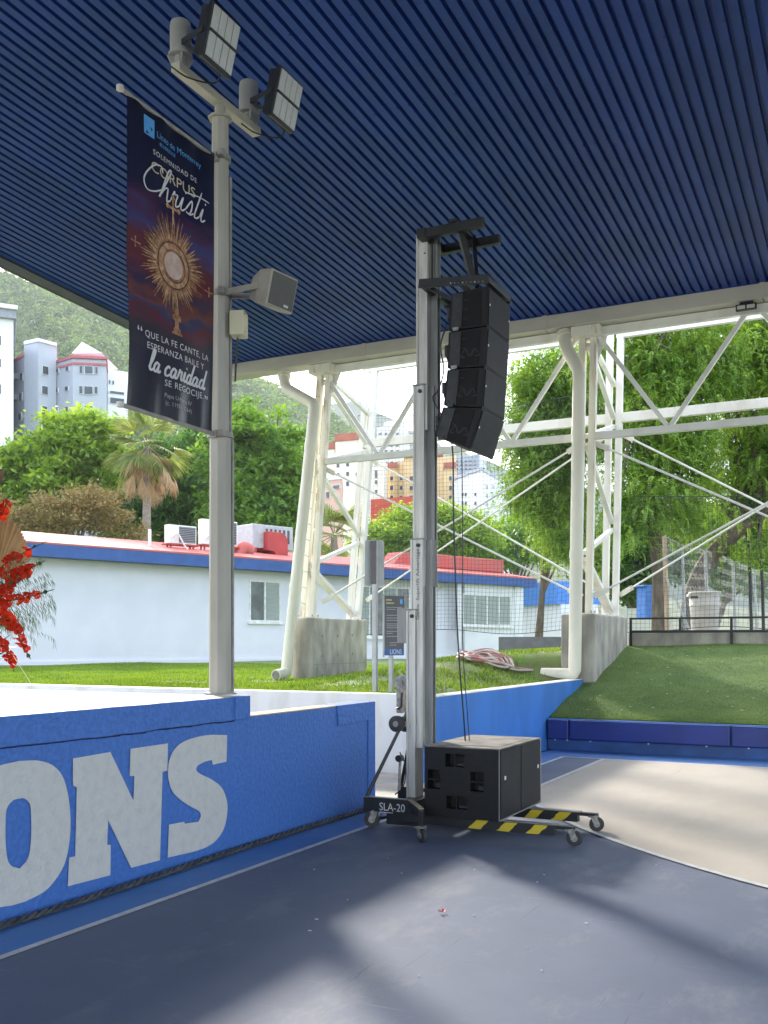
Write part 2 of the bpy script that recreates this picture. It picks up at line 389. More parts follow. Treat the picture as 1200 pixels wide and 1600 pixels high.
# ---- white retaining wall and blue ramp wall
wh = struct(MB().bb((-40, 10.62, -.05), (-4.575, 10.82, .945)).build('retaining_wall', M_white, bevel=.012))
tag(wh, 'low white retaining wall running behind the stage in front of the lawn', 'wall'); del wh['kind']
rw = thing('ramp_wall', 'low bright blue wall between the mound and the court behind the black subwoofer', 'wall', (-4.4, 13, 0))
M_blue2 = mat('blue_ramp_paint', (.05, .20, .60), .5, var=.10, scale=2.2, bump=.25, bscale=30, stretch=(1, 1, .35), det=7)
MB().bb((-4.57, 9.98, -.05), (-4.37, 16.2, .955)).build('wall', M_blue2, rw, bevel=.01)
MB().bb((-4.576, 9.97, .956), (-4.364, 16.2, .966)).build('coping', M_white, rw)
MB().bb((-4.37, 9.985, -.04), (-4.362, 10.6, .80)).build('plaster_panel', M_blue2, rw, bevel=.003)
MB().bb((-4.90, 10.30, .0), (-4.575, 10.62, .10)).build('step_block', M_white, rw, bevel=.01)

# ---- lawn (natural grass) with the mound, blades as stuff
def sm(t): t = max(0., min(1., t)); return t*t*(3-2*t)
def lawn_z(x, y):
    z = .88+.02*math.sin(x*1.3+y*.7)
    z += .56*sm((x+9.8)/4.3)*sm((y-10.9)/6.5)*(1 if y > 16.6 and x < -4.7 else sm((-4.55-x)/2.2+.12+max(0, y-15.6)*.9))
    if y > 19: z -= .5*sm((x+9.8)/4.3)*sm((y-19)/7)
    return z
xs = np.concatenate([np.linspace(-60, -26, 12), np.linspace(-25, -4.58, 60)]); ys_ = np.concatenate([np.linspace(10.82, 24, 60), np.linspace(25, 120, 40)])
V = []; nx = len(xs)
for yy in ys_:
    for xx in xs: V.append((xx, yy, lawn_z(xx, yy)))
Fq = [(j*nx+i, j*nx+i+1, (j+1)*nx+i+1, (j+1)*nx+i) for j in range(len(ys_)-1) for i in range(nx-1)]
M_lawn = mat('lawn', (.13, .24, .045), .9, col2=(.12, .12, .045), scale=1.6, bump=.8, bscale=30, lo=.35, hi=.68, det=9)
struct(npmesh('lawn', np.array(V), np.array(Fq), M_lawn, smooth=True))
M_blade = leafmat('grass_blade', (.05, .12, .015), (.20, .30, .05), scale=.9, trans=.35)
def blades(name, n, xr, yr, zf, h, w, m, label, cat, excl=None, seed=1):
    rg = np.random.default_rng(seed)
    px_, py_ = rg.uniform(*xr, n), yr[0]+(yr[1]-yr[0])*rg.random(n)**1.5
    if excl is not None:
        k = np.array([not excl(a, b) for a, b in zip(px_, py_)]); px_, py_ = px_[k], py_[k]; n = len(px_)
    pz = np.array([zf(a, b) for a, b in zip(px_, py_)])-.005
    ang = rg.uniform(0, 2*np.pi, n); hh = h*rg.uniform(.5, 1.25, n); lean = rg.normal(0, .4, (n, 2))*hh[:, None]
    dx, dy = np.cos(ang)*w, np.sin(ang)*w
    V = np.empty((n, 3, 3)); V[:, 0] = np.stack([px_-dx, py_-dy, pz], 1); V[:, 1] = np.stack([px_+dx, py_+dy, pz], 1)
    V[:, 2] = np.stack([px_+lean[:, 0], py_+lean[:, 1], pz+hh], 1)
    o = npmesh(name, V.reshape(-1, 3), np.arange(n*3).reshape(-1, 3), m); o['kind'] = 'stuff'; o['label'] = label; o['category'] = cat; return o
blades('grass', 150000, (-22, -4.6), (10.85, 26), lawn_z, .055, .010, M_blade, 'bright green lawn grass between the white wall and the school building', 'grass', lambda a, b: (-5 < a < -4.1 and 15.9 < b < 18.4) or (math.sin(a*1.9+1.3*math.sin(b*.9))*math.sin(b*2.3+1.1*math.sin(a*1.4)) > .45 and a > -11 and (a*7919.3+b*104.7) % 1 < .8))

# ---- turf bank on the right
def turf_z(x, y):
    t = (y-14.1)
    return .455+.247*t+.018*math.sin(x*2.1+y*1.7)*min(1, t)+.03*sm((y-14.1)/.5)*math.sin(y*4.2+1.5*math.sin(x*1.1))*.55
xs = np.linspace(-4.365, 12, 110); ys_ = np.linspace(14.12, 18.42, 60)
V = np.array([(xx, yy, turf_z(xx, yy)) for yy in ys_ for xx in xs]); nx = len(xs)
Fq = np.array([(j*nx+i, j*nx+i+1, (j+1)*nx+i+1, (j+1)*nx+i) for j in range(len(ys_)-1) for i in range(nx-1)])
M_turf = mat('artificial_turf', (.135, .21, .062), .95, col2=(.085, .145, .04), scale=3.0, bump=.9, bscale=120, lo=.3, hi=.7, det=10)
struct(npmesh('turf_bank', V, Fq, M_turf, smooth=True))
M_tblade = leafmat('turf_fibre', (.095, .165, .042), (.21, .30, .09), scale=1.3, trans=.2)
blades('turf_fibre', 130000, (-4.36, 3.5), (14.13, 18.4), turf_z, .022, .005, M_tblade, 'short green artificial turf fibres on the sloping bank', 'turf', seed=5)
# fallen petals lying on the turf
mb = MB(); rg = random.Random(4)
for k in range(46):
    x, y = rg.uniform(-4.2, 1), rg.uniform(14.3, 18.2); mb.box((x, y, turf_z(x, y)+.022), (.03, .02, .006), Matrix.Rotation(rg.uniform(0, 3), 3, 'Z'))
o = mb.build('fallen_petals', mat('petal_pale', (.6, .6, .5), .7)); o['kind'] = 'stuff'; o['label'] = 'pale fallen petals scattered over the turf bank'; o['category'] = 'petals'

# ---- padded kerb: base board and separate vinyl pads
kb = thing('padded_kerb', 'low navy padded kerb along the foot of the turf bank', 'kerb', (-4.3, 14.05, 0))
M_pad = mat('navy_vinyl', (.012, .030, .19), .35, var=.15, scale=1.5, bump=.12, bscale=6, det=3)
M_kbase = mat('kerb_base_blue', (.020, .075, .24), .5, var=.2, scale=3)
MB().bb((-4.355, 14.045, 0), (12, 14.13, .43)).build('base_board', M_kbase, kb)
MB().bb((-4.355, 14.02, .438), (12, 14.13, .452)).build('top_strip', M_lblue, kb)
edges = [-4.35, -4.02, -1.80, .45, 2.7, 4.95, 7.2, 9.45]
for a, b in zip(edges[:-1], edges[1:]): MB().bb((a+.008, 13.975, .158), (b-.008, 14.045, .44)).build('vinyl_pad', M_pad, kb, bevel=.018)
mb_s = MB().cyl((0, -.012, 0), (0, .004, 0), .012, 10).mesh('stud')
M_stud = mat('stud_metal', (.7, .7, .68), .35, .6)
for x in (-4.24, -4.06, -3.72, -2.9, -2.12, -1.58, -.8): child('stud', mb_s, kb, (x, 14.04, .147), M_stud)

# ---- terrace behind the turf, low concrete wall
struct(MB().bb((-4.16, 18.5, 0), (30, 60, 1.70)).build('terrace', mat('terrace_ground', (.32, .30, .26), .95, col2=(.14, .15, .08), scale=.8, bump=.6, bscale=12, det=9)))
tw = MB().bb((-4.16, 18.38, .9), (12, 18.5, 1.735)).build('terrace_wall', M_conc, bevel=.01)
tag(tw, 'low weathered concrete wall under the black railing at the top of the turf', 'wall')

# ================================================================== CANOPY, COLUMNS, TRUSSES
def roof_z(y): return 7.0+.045*(15.95-y)
roof = thing('canopy_roof', 'large blue corrugated steel canopy roof over the court', 'roof', (0, 4, 7.5))
def roofmat():
    m = mat('roof_blue', (.008, .040, .235), .46, var=.16, scale=.7, spec=.4, lo=.3, hi=.7)
    n, l = m.node_tree.nodes, m.node_tree.links; oi = n.new('ShaderNodeObjectInfo'); hs = n.new('ShaderNodeHueSaturation'); mr = n.new('ShaderNodeMapRange')
    mr.inputs[3].default_value = .86; mr.inputs[4].default_value = 1.14; l.new(oi.outputs['Random'], mr.inputs[0]); l.new(mr.outputs[0], hs.inputs['Value'])
    b = n['Principled BSDF']; src = b.inputs['Base Color'].links[0].from_socket; l.new(src, hs.inputs['Color']); l.new(hs.outputs[0], b.inputs['Base Color'])
    return m
M_roof = roofmat()
PITCH = .134; NR = 6; YA, YB = -12.0, 15.95
def panel_mesh():
    v, f = [], []
    prof = []
    for k in range(NR):
        x0 = k*PITCH
        prof += [(x0, 0), (x0+.086, 0), (x0+.093, .055), (x0+.127, .055)]
    prof.append((NR*PITCH, 0))
    for y in (YA, YB):
        for (x, z) in prof: v.append((x, y, roof_z(y)+z))
    n = len(prof)
    for i in range(n-1): f.append((i, n+i, n+i+1, i+1))
    me = bpy.data.meshes.new('roof_panel'); me.from_pydata(v, [], f); me.update(); return me
pm = panel_mesh(); xr = -11.55
while xr < 13:
    child('roof_panel', pm, roof, (xr, 0, 0), M_roof); xr += PITCH*NR
mb = MB(); rg = random.Random(2)
for yrow in [3.5+1.52*i for i in range(8)]:
    for k in range(150):
        if rg.random() < .22: continue
        x = -11.5+PITCH*k+.04+rg.uniform(-.02, .02); y = yrow+rg.uniform(-.015, .015)
        mb.box((x, y, roof_z(y)-.003), (.012, .012, .012))
mb.build('screw_rows', mat('screw_dark', (.01, .015, .05), .6), roof, kind='stuff')
M_gutter = mat('gutter_cream', (.50, .47, .42), .5, var=.07, scale=1.2, stretch=(1, 1, 3))
xg = -11.8
while xg < 13:                                     # gutter in joined lengths
    MB().bb((xg+.004, 15.95, 6.765), (xg+3.4-.004, 16.33, 6.995)).build('gutter', M_gutter, roof, bevel=.012)
    MB().bb((xg+3.36, 15.944, 6.76), (xg+3.44, 15.951, 7.0)).build('gutter_joint', M_gutter, roof)
    xg += 3.4
MB().bb((-11.8, 15.952, 6.99), (13, 15.99, 7.10)).build('closure_strip', M_roof, roof)
mb = MB(); a, b = (-11.68, YA, roof_z(YA)-.02), (-11.68, YB, roof_z(YB)-.02)
mb.bar(a, b, .26, .03); mb.bar((-11.82, YA, roof_z(YA)+.10), (-11.82, YB, roof_z(YB)+.10), .03, .28)
mb.build('edge_trim', mat('trim_grey', (.07, .075, .10), .5), roof)
MB().bar((0.7, YA, roof_z(YA)+.115), (0.7, YB, roof_z(YB)+.115), 25, .02).build('roof_top_skin', M_roof, roof)

# ---- pedestals
def pedestal(x0, x1, y0, y1, z0, label, slot):
    t = thing('concrete_pedestal', label, 'pedestal', ((x0+x1)/2, (y0+y1)/2, z0), 'pedestals carrying the canopy columns')
    MB().bb((x0, y0, z0), (x1, y1, 2.03)).build('block', M_conc, t, bevel=.03)
    return t
pedestal(-4.74, -4.16, 16.0, 18.3, .3, 'tall raw concrete pedestal at the left end of the turf bank', 0)
pl = pedestal(-9.98, -9.50, 16.0, 18.2, .3, 'raw concrete pedestal on the lawn beside the signs', 1)
tie = MB().cyl((-.003, 0, 0), (.003, 0, 0), .028, 14).mesh('tie_hole'); M_tie = mat('tie_hole', (.24, .225, .20), .95)
for z in (.95, 1.32, 1.70):
    for y in (16.35, 16.95, 17.55): child('tie_hole', tie, pl, (-9.499, y, z+.02*math.sin(y*9+z)), M_tie)
for z in (1.15,): MB().bb((-9.5015, 16.04, z-.004), (-9.497, 18.16, z+.004)).build('formwork_seam', M_tie, pl)

# ---- four-legged truss columns
def column(xb, xt, label):
    t = thing('truss_column', label, 'column', (xb, 17.1, 2.03), 'canopy columns')
    yf, yb, zt = 16.22, 18.05, 6.66
    def X(z): return xb+(xt-xb)*(z-2.03)/(zt-2.03)
    for y in (yf, yb):
        top = 6.72 if y == yf else 7.25
        for s in (-.095, .095):
            mb = MB(); mb.bar((X(2.05)+s, y, 2.05), (X(top)+s, y, top), .11, .12, up=(0, 1, 0)); mb.build('leg', M_cream if y == yf else M_white, t, bevel=.006)
        MB().bb((X(2.03)-.21, y-.13, 2.03), (X(2.03)+.21, y+.13, 2.05)).build('base_plate', M_cream, t)
    mb_b = MB()
    for sx in (-.1, .1):
        for bx in (-.17, .17): mb_b.cyl((xb+sx*1.6, yf+bx*.6, 2.05), (xb+sx*1.6, yf+bx*.6, 2.09), .014, 6)
    mb_b.build('anchor_bolts', M_conc, t)
    zig = [((yf, 6.5), (yb, 5.65)), ((yf, 6.62), (yb, 6.25)), ((yf, 4.98), (yb, 5.5)), ((yf, 4.85), (yb, 3.75)), ((yb, 3.62), (yf, 3.05)), ((yf, 2.95), (yb, 2.12))]
    for k, ((ya, za), (yb_, zb)) in enumerate(zig):
        w = .16 if k == 5 else .085
        mb = MB(); mb.bar((X(za), ya, za), (X(zb), yb_, zb), w, .075); mb.build('brace', M_white, t, bevel=.005)
    MB().bb((X(6.7)-.24, yf-.22, 6.60), (X(6.7)+.24, yf+.12, 6.76)).build('cap_plate', M_cream, t, bevel=.006)
    mb = MB(); mb.prism([(X(6.6)+.12, yf+.08, 6.76), (X(6.6)+.35, yf+.08, 6.76), (X(6.2)+.13, yf+.08, 6.2)], (0, .012, 0)); mb.build('gusset', M_white, t)
    return t
cL = column(-9.74, -9.36, 'white four legged steel truss column standing on the lawn pedestal')
cR = column(-4.42, -4.33, 'white four legged steel truss column standing at the turf bank')
# weld marks climbing the lawn column: short dark seams
mb = MB()
for k in range(14):
    z = 2.3+k*.3; x = -9.72+.36*(z-2.03)/4.63-.095; mb.bar((x-.05, 16.157, z+.02), (x+.04, 16.157, z-.01), .004, .008)
mb.build('weld_seams', mat('weld', (.25, .22, .18), .8), cL)

def bay(x0, x1, label):
    t = thing('bay_truss', label, 'truss', (x0, 16.2, 5), 'trusses between the canopy columns')
    MB().bb((x0, 16.168, 6.62), (x1, 16.272, 6.755)).build('top_chord', M_white, t, bevel=.006)
    MB().bb((x0, 16.168, 4.915), (x1, 16.272, 5.03)).build('bottom_chord', M_white, t, bevel=.006)
    MB().bb((x0, 17.998, 5.56), (x1, 18.102, 5.73)).build('rear_chord', M_white, t, bevel=.006)
    MB().bb((x0, 17.998, 7.1), (x1, 18.102, 7.22)).build('rear_chord', M_white, t, bevel=.006)
    L = x1-x0; n = 2
    for k in range(n):
        a = x0+.12+k*L/n; b = x0+(k+1)*L/n-.12; m_ = (a+b)/2
        for p, q in ((a, m_-.03), (b, m_+.03)):
            mb = MB(); mb.bar((p, 16.22, 6.64), (q, 16.22, 5.03), .07, .07); mb.build('diagonal', M_white, t, bevel=.004)
    for y, za, zb in ((16.24, 2.35, 4.85), (18.05, 2.45, 5.35)):
        for p, q in (((x0+.1, y, za), (x1-.1, y, zb)), ((x0+.1, y+.05, zb), (x1-.1, y+.05, za))):
            MB().tube([p, q], .018, 8).build('tie_rod', M_white, t, smooth=True)
            for e, f_ in ((p, q), (q, p)):
                d = (Vector(f_)-Vector(e)).normalized(); MB().bar(Vector(e)-d*.05, Vector(e)+d*.22, .03, .09).build('rod_plate', M_cream, t)
    return t
bay(-9.5, -4.4, 'white steel truss and crossed tie rods between the two columns behind the lift')
bay(-4.3, .8, 'white steel truss and crossed tie rods right of the turf bank column')

# ---- gutter downpipes
M_pipe = mat('downpipe_cream', (.78, .74, .62), .4, var=.07, scale=3, stretch=(1, 1, .3))
def downpipe(pts, label, bands, r=.105):
    t = thing('downpipe', label, 'pipe', pts[-1], 'gutter downpipes')
    c = []
    for i, q in enumerate(pts):                      # round each elbow a little
        q = Vector(q)
        if 0 < i < len(pts)-1:
            a = (Vector(pts[i-1])-q).normalized(); b = (Vector(pts[i+1])-q).normalized()
            for k in (.16, .08): c.append(q+a*k)
            c.append(q+(a+b)*.025)
            for k in (.08, .16): c.append(q+b*k)
        else: c.append(q)
    MB().tube(c, r, 20).build('pipe', M_pipe, t, smooth=True)
    for z, (a, b) in bands:
        a, b = Vector(a), Vector(b); q = a+(b-a)*((z-a.z)/(b.z-a.z)); d = (b-a).normalized()
        MB().tube([q-d*.06, q+d*.06], r+.008, 20).build('socket_joint', M_pipe, t, smooth=True)
    d = (Vector(pts[1])-Vector(pts[0])).normalized(); MB().tube([Vector(pts[0]), Vector(pts[0])+d*.08], r+.02, 20).build('collar', M_pipe, t, smooth=True)
    q = Vector(pts[-1]); d = (Vector(pts[-2])-q).normalized()
    MB().tube([q-d*.004, q+d*.02], r*.82, 16).build('dark_mouth', mat('pipe_inside', (.25, .23, .19), .8), t)
    return t
a = PY(444, 585, 16.1); b = PY(446, 606, 16.02); c = PY(492, 632, 15.9); d = PY(447, 1052, 15.75); e = d+Vector((-.02, -.32, -.03))
downpipe([a, b, c, d, e], 'leaning cream downpipe in front of the lawn pedestal', [(5.2, (c, d)), (2.6, (c, d))])
a = PY(882, 520, 16.1); b = PY(884, 542, 16.02); c = PY(905, 580, 15.9); d = PY(898, 1054, 15.85); e = d+Vector((-.55, -.02, .0))
downpipe([a, b, c, d, e], 'upright cream downpipe beside the turf bank pedestal', [(5.0, (c, d)), (3.0, (c, d))])
# small floodlight under the gutter, far right
fl = thing('gutter_floodlight', 'small black floodlight fixed under the gutter at the right edge', 'lamp', PY(1166, 478, 16.0))
q = PY(1166, 480, 15.98); MB().box(q, (.30, .08, .09)).build('housing', M_black, fl, bevel=.008)
M_lens = mat('led_lens', (.55, .56, .55), .4, var=.05)
for s in (-.07, .07): MB().box(q+Vector((s, -.042, -.005)), (.115, .006, .055)).build('lens', M_lens, fl)
MB().box(q+Vector((0, .05, .09)), (.2, .02, .12)).build('bracket', M_black, fl)

# ---- nets hung behind the columns
M_net = mat('net_cord', (.06, .065, .07), .9)
def net(x0, x1, y, z0, z1, cell, label, seed):
    rg = np.random.default_rng(seed); ph = rg.uniform(0, 6, 4); mb = MB()
    def q(x, z):
        s = (x-x0)/(x1-x0); t = (z-z0)/(z1-z0)
        return Vector((x+.03*math.sin(z*1.7+ph[0]), y+.10*math.sin(x*1.3+ph[1])*math.sin(3.1*s)*(1-t*.5)+.04*math.sin(z*2+x+ph[2]), z-.16*4*s*(1-s)*t+.05*math.sin(x*2.1+ph[3])*(1-t)))
    nx, nz = int((x1-x0)/cell), int((z1-z0)/cell)
    for i in range(nx+1): mb.tube([q(x0+i*cell, z0+(z1-z0)*k/14) for k in range(15)], 0.0025, 3, cap=False)
    for j in range(nz+1): mb.tube([q(x0+(x1-x0)*k/26, z0+j*cell) for k in range(27)], 0.0025, 3, cap=False)
    t = thing('safety_net', label, 'net', (x0, y, z0), 'safety nets behind the columns')
    mb.build('net_mesh', M_net, t)
    for zz in (z0, z1): MB().tube([q(x0+(x1-x0)*k/26, zz) for k in range(27)], .007, 5).build('edge_rope', M_net, t)
net(-9.9, -4.5, 18.5, 1.78, 6.35, .082, 'fine dark square net hung behind the two columns left of the turf', 1)
net(-4.2, 2.0, 18.62, 1.8, 4.3, .082, 'fine dark square net hung above the black railing on the right', 2)

# ================================================================== POLE, LAMPS, BANNER
PXY = Vector((-4.61, 6.35, 1.152))
M_pole = mat('pole_grey', (.38, .36, .31), .6, var=.12, scale=4, bump=.25, bscale=50, stretch=(1, 1, .25))
M_poled = mat('pole_fitting', (.30, .29, .26), .55, var=.15, scale=10)
pole = thing('light_pole', 'tall grey octagonal lamp pole standing on the stage edge', 'pole', PXY)
def X8(z, r): return [(PXY.x+r*math.cos(R(22.5+45*k)), PXY.y+r*math.sin(R(22.5+45*k)), z) for k in range(8)]
def loft8(rings):
    mb = MB(); k = 0
    for z, r in rings: mb.v += [Vector(q) for q in X8(z, r)]
    for i in range(len(rings)-1):
        for j in range(8): mb.f.append((i*8+j, i*8+(j+1) % 8, i*8+8+(j+1) % 8, i*8+8+j))
    mb.f.append(tuple(range(8))[::-1]); mb.f.append(tuple(range((len(rings)-1)*8, len(rings)*8))); return mb
loft8([(1.152, .089), (3.15, .084), (3.16, .072), (5.64, .066)]).build('shaft', M_pole, pole)
loft8([(1.152, .13), (1.165, .13)]).build('base_plate', M_poled, pole)
MB().tube([(-4.545, 6.425, 1.16), (-4.545, 6.425, 3.1), (-4.557, 6.412, 3.25), (-4.557, 6.412, 5.2)], .012, 8).build('conduit', M_poled, pole, smooth=True)
MB().cyl((-4.61, 6.35, 5.635), (-4.61, 6.35, 5.65), .095, 8).build('top_flange', M_pole, pole)
MB().cyl((-4.61, 6.35, 5.64), (-4.61, 6.35, 5.74), .042, 12).build('spigot', M_pole, pole, smooth=True)
for z, r in ((5.33, .078), (3.17, .096), (4.27, .079)):
    MB().tube([(-4.61, 6.35, z-.02), (-4.61, 6.35, z+.02)], r+.006, 12).build('clamp_band', M_poled, pole, smooth=True)
    MB().box((-4.54, 6.27, z), (.05, .05, .05)).build('clamp_lug', M_poled, pole, bevel=.005)
# crossbar
M_bar = mat('crossbar_cream', (.48, .46, .38), .5, var=.06)
MB().bb((-4.65, 5.80, 5.735), (-4.57, 6.86, 5.80)).build('crossbar', M_bar, pole, bevel=.004)
# floodlights
M_cyl = mat('flood_grey', (.33, .33, .32), .5, var=.08)
M_fdark = mat('flood_dark', (.02, .022, .026), .4, var=.2)
def flood(yc, dx, label):
    t = thing('floodlight', label, 'lamp', (-4.61, yc, 5.80), 'floodlights on the lamp pole')
    MB().cyl((-4.61, yc, 5.80), (-4.61, yc, 5.90), .045, 12).build('spigot', M_cyl, t, smooth=True)
    MB().lathe([(.07, 0), (.075, .02), (.078, .06), (.078, .20), (.072, .235), (.05, .25)], (-4.61, yc, 5.88), 24).build('driver_can', M_cyl, t, smooth=True)
    MB().cyl((-4.61, yc, 5.865), (-4.61, yc, 5.885), .088, 16).build('flange', M_cyl, t, smooth=True)
    for k in range(4):
        a = R(45+90*k); MB().bar((-4.61+.04*math.cos(a), yc+.04*math.sin(a), 5.80), (-4.61+.075*math.cos(a), yc+.075*math.sin(a), 5.87), .008, .05).build('rib', M_cyl, t)
    cx, cz = -4.61+dx, 5.905
    tilt = Matrix.Rotation(R(14), 3, 'Y')              # face turned to +x and down
    c = Vector((cx, yc+.02, cz))
    MB().box(c, (.045, .335, .385), tilt).build('housing', M_fdark, t, bevel=.01)
    mb = MB()
    for k in range(12): mb.box(c+tilt @ Vector((-.05, -.155+k*.028, 0)), (.06, .006, .34), tilt)
    mb.build('cooling_fins', M_fdark, t)
    lens = MB().box((0, 0, 0), (.012, .070, .160)).mesh('lens')
    for r_ in (-1, 1):
        for k in range(4):
            o = child('lens_strip', lens, t, c+tilt @ Vector((.026, -.117+k*.078, r_*.090)), M_lens); o.rotation_euler = (0, R(14), 0)
    MB().box(c+tilt @ Vector((.03, 0, 0)), (.02, .32, .016), tilt).build('centre_rail', M_fdark, t)
    for s in (-1, 1):
        MB().bar((-4.61+.05, yc+.05*s, 5.935), (cx-.02, yc+.02+.175*s, cz), .012, .04).build('yoke_arm', M_cyl if s > 0 else M_fdark, t)
    MB().tube(catmull([(cx-.04, yc+.1, cz-.15), (cx-.12, yc+.12, 5.68), (-4.50, yc-.05, 5.66), (-4.60, yc-.12, 5.73)], 6), .006, 6).build('cable', M_black, t)
    return t
flood(5.86, .34, 'upper floodlight of eight pale lens strips on the near end of the crossbar')
flood(6.74, .34, 'lower floodlight of eight pale lens strips on the far end of the crossbar')

# PA loudspeaker and junction box on the pole
ps = thing('pole_loudspeaker', 'beige horn shaped loudspeaker with dark grille bracketed to the lamp pole', 'loudspeaker', (-4.40, 6.45, 4.22))
M_pa = mat('pa_beige', (.36, .34, .29), .55, var=.08); M_pag = mat('pa_grille', (.10, .10, .095), .6, var=.15, scale=150)
rot = Matrix.Rotation(R(-8), 3, 'Z') @ Matrix.Rotation(R(14), 3, 'Y')   # local +x is the front
c = Vector((-4.19, 6.44, 4.26))
def fr(pts): return [c+rot @ Vector(q) for q in pts]
mb = MB(); f4 = fr([(.11, -.155, -.135), (.11, .155, -.135), (.11, .155, .135), (.11, -.155, .135)]); m4 = fr([(-.02, -.145, -.125), (-.02, .145, -.125), (-.02, .145, .125), (-.02, -.145, .125)]); b4 = fr([(-.15, -.085, -.075), (-.15, .085, -.075), (-.15, .085, .075), (-.15, -.085, .075)])
mb.add(b4+m4+f4, [(0, 1, 2, 3), (8, 9, 10, 11)]+[(k, (k+1) % 4, 4+(k+1) % 4, 4+k) for k in range(4)]+[(4+k, 4+(k+1) % 4, 8+(k+1) % 4, 8+k) for k in range(4)])
mb.build('cabinet', M_pa, ps, bevel=.012)
MB().box(c+rot @ Vector((.110, 0, 0)), (.008, .275, .235), rot).build('grille', M_pag, ps)
MB().box(c+rot @ Vector((.115, .06, -.095)), (.003, .05, .018), rot).build('badge', M_lens, ps)
MB().bar((-4.56, 6.32, 4.27), c+rot @ Vector((.0, -.15, 0)), .012, .045).build('yoke_arm', M_pa, ps)
MB().bar((-4.56, 6.40, 4.27), c+rot @ Vector((.0, .15, 0)), .012, .045).build('yoke_arm', M_pa, ps)
MB().tube([(-4.69, 6.35, 4.27), (-4.5, 6.33, 4.27)], .012, 8).build('clamp_rod', M_black, ps)
jb = thing('junction_box', 'small cream junction box fixed to the lamp pole below the loudspeaker', 'box', (-4.5, 6.38, 3.93))
rz = Matrix.Rotation(R(20), 3, 'Z')
MB().box((-4.47, 6.40, 4.03), (.115, .13, .19), rz).build('casing', mat('box_cream', (.62, .58, .40), .5, var=.05), jb, bevel=.006)
for s in (-.07, .07): MB().box(Vector((-4.47, 6.40, 4.03+s))+rz @ Vector((.06, -.045, 0)), (.004, .012, .012), rz).build('screw', M_poled, jb)
MB().tube([(-4.48, 6.40, 3.93), (-4.50, 6.41, 3.8), (-4.525, 6.43, 3.6)], .008, 6).build('cable', M_black, jb)

# ---- banner
BX = -4.60; BY0, BY1, BZ0, BZ1 = 5.27, 6.245, 3.17, 5.32
ban = thing('vertical_banner', 'dark printed vertical banner with gold monstrance hanging from the lamp pole', 'banner', (BX, 5.75, BZ0))
for z, nm in ((5.305, 'arm'), (3.165, 'arm')):
    MB().tube([(BX, 5.20, z), (BX-.005, 6.31, z)], .016, 10).build('arm', M_poled, ban, smooth=True)
    MB().lathe([(.012, -.02), (.026, -.015), (.026, .015), (.012, .02)], (BX, 5.20, z), 12).build('arm_cap', mat('arm_cap', (.55, .53, .48), .4), ban, smooth=True)
    MB().box((BX-.005, 6.275, z), (.06, .05, .06)).build('arm_bracket', M_poled, ban, bevel=.005)
def bw(y, z):
    s = (y-BY0)/(BY1-BY0); t = (BZ1-z)/(BZ1-BZ0)
    e = math.exp(-((t)/.10)**2)+math.exp(-((1-t)/.16)**2)
    return .006*math.sin(2.2*s*math.pi+t*5)+.009*e*math.sin(s*21+3*t)+.012*math.sin(math.pi*t)*(s-.5)
def pinch(y, z):
    t = (BZ1-z)/(BZ1-BZ0); s = (y-BY0)/(BY1-BY0)
    return y+.04*math.sin(math.pi*min(1, max(0, t-.55)/.45))*(1-s)*.8
def warp(eps):
    return lambda q: Vector((BX+bw(q.y, q.z)+eps, pinch(q.y, q.z), q.z))
def bannermat():
    m = bpy.data.materials.new('banner_print'); m.use_nodes = True; n, l = m.node_tree.nodes, m.node_tree.links; b = n['Principled BSDF']
    b.inputs['Roughness'].default_value = .32; b.inputs['Specular IOR Level'].default_value = .5
    co = n.new('ShaderNodeTexCoord'); sp = n.new('ShaderNodeSeparateXYZ'); l.new(co.outputs['Object'], sp.inputs[0])
    mr = n.new('ShaderNodeMapRange'); mr.inputs[1].default_value = 0; mr.inputs[2].default_value = BZ1-BZ0; l.new(sp.outputs[2], mr.inputs[0])
    t = n.new('ShaderNodeTexNoise'); t.inputs['Scale'].default_value = 2.2; t.inputs['Detail'].default_value = 3
    mp_ = n.new('ShaderNodeMapping'); mp_.inputs['Scale'].default_value = (1, 1.2, 3.2); mp_.inputs['Rotation'].default_value = (R(-14), 0, 0); l.new(co.outputs['Object'], mp_.inputs[0]); l.new(mp_.outputs[0], t.inputs['Vector'])
    ma = n.new('ShaderNodeMath'); ma.operation = 'MULTIPLY_ADD'; ma.inputs[1].default_value = .22; l.new(t.outputs[0], ma.inputs[0]); 
    sb = n.new('ShaderNodeMath'); sb.operation = 'SUBTRACT'; sb.inputs[1].default_value = .11; l.new(mr.outputs[0], sb.inputs[0]); l.new(sb.outputs[0], ma.inputs[2])
    r = n.new('ShaderNodeValToRGB'); l.new(ma.outputs[0], r.inputs[0]); l.new(r.outputs[0], b.inputs['Base Color'])
    stops = [(0, (.006, .006, .014)), (.22, (.012, .010, .03)), (.28, (.030, .022, .035)), (.32, (.10, .013, .03)), (.36, (.02, .04, .11)), (.39, (.15, .04, .03)), (.43, (.035, .02, .06)), (.48, (.13, .022, .035)), (.55, (.10, .02, .03)), (.62, (.05, .05, .16)), (.68, (.06, .02, .06)), (.74, (.010, .012, .045)), (1, (.006, .007, .022))]
    cr_ = r.color_ramp
    cr_.elements[0].position = 0; cr_.elements[0].color = lin(stops[0][1]); cr_.elements[1].position = 1; cr_.elements[1].color = lin(stops[-1][1])
    for p, c_ in stops[1:-1]:
        e = cr_.elements.new(p); e.color = lin(c_)
    return m
M_banner = bannermat()
nu, nv = 26, 60; V = []
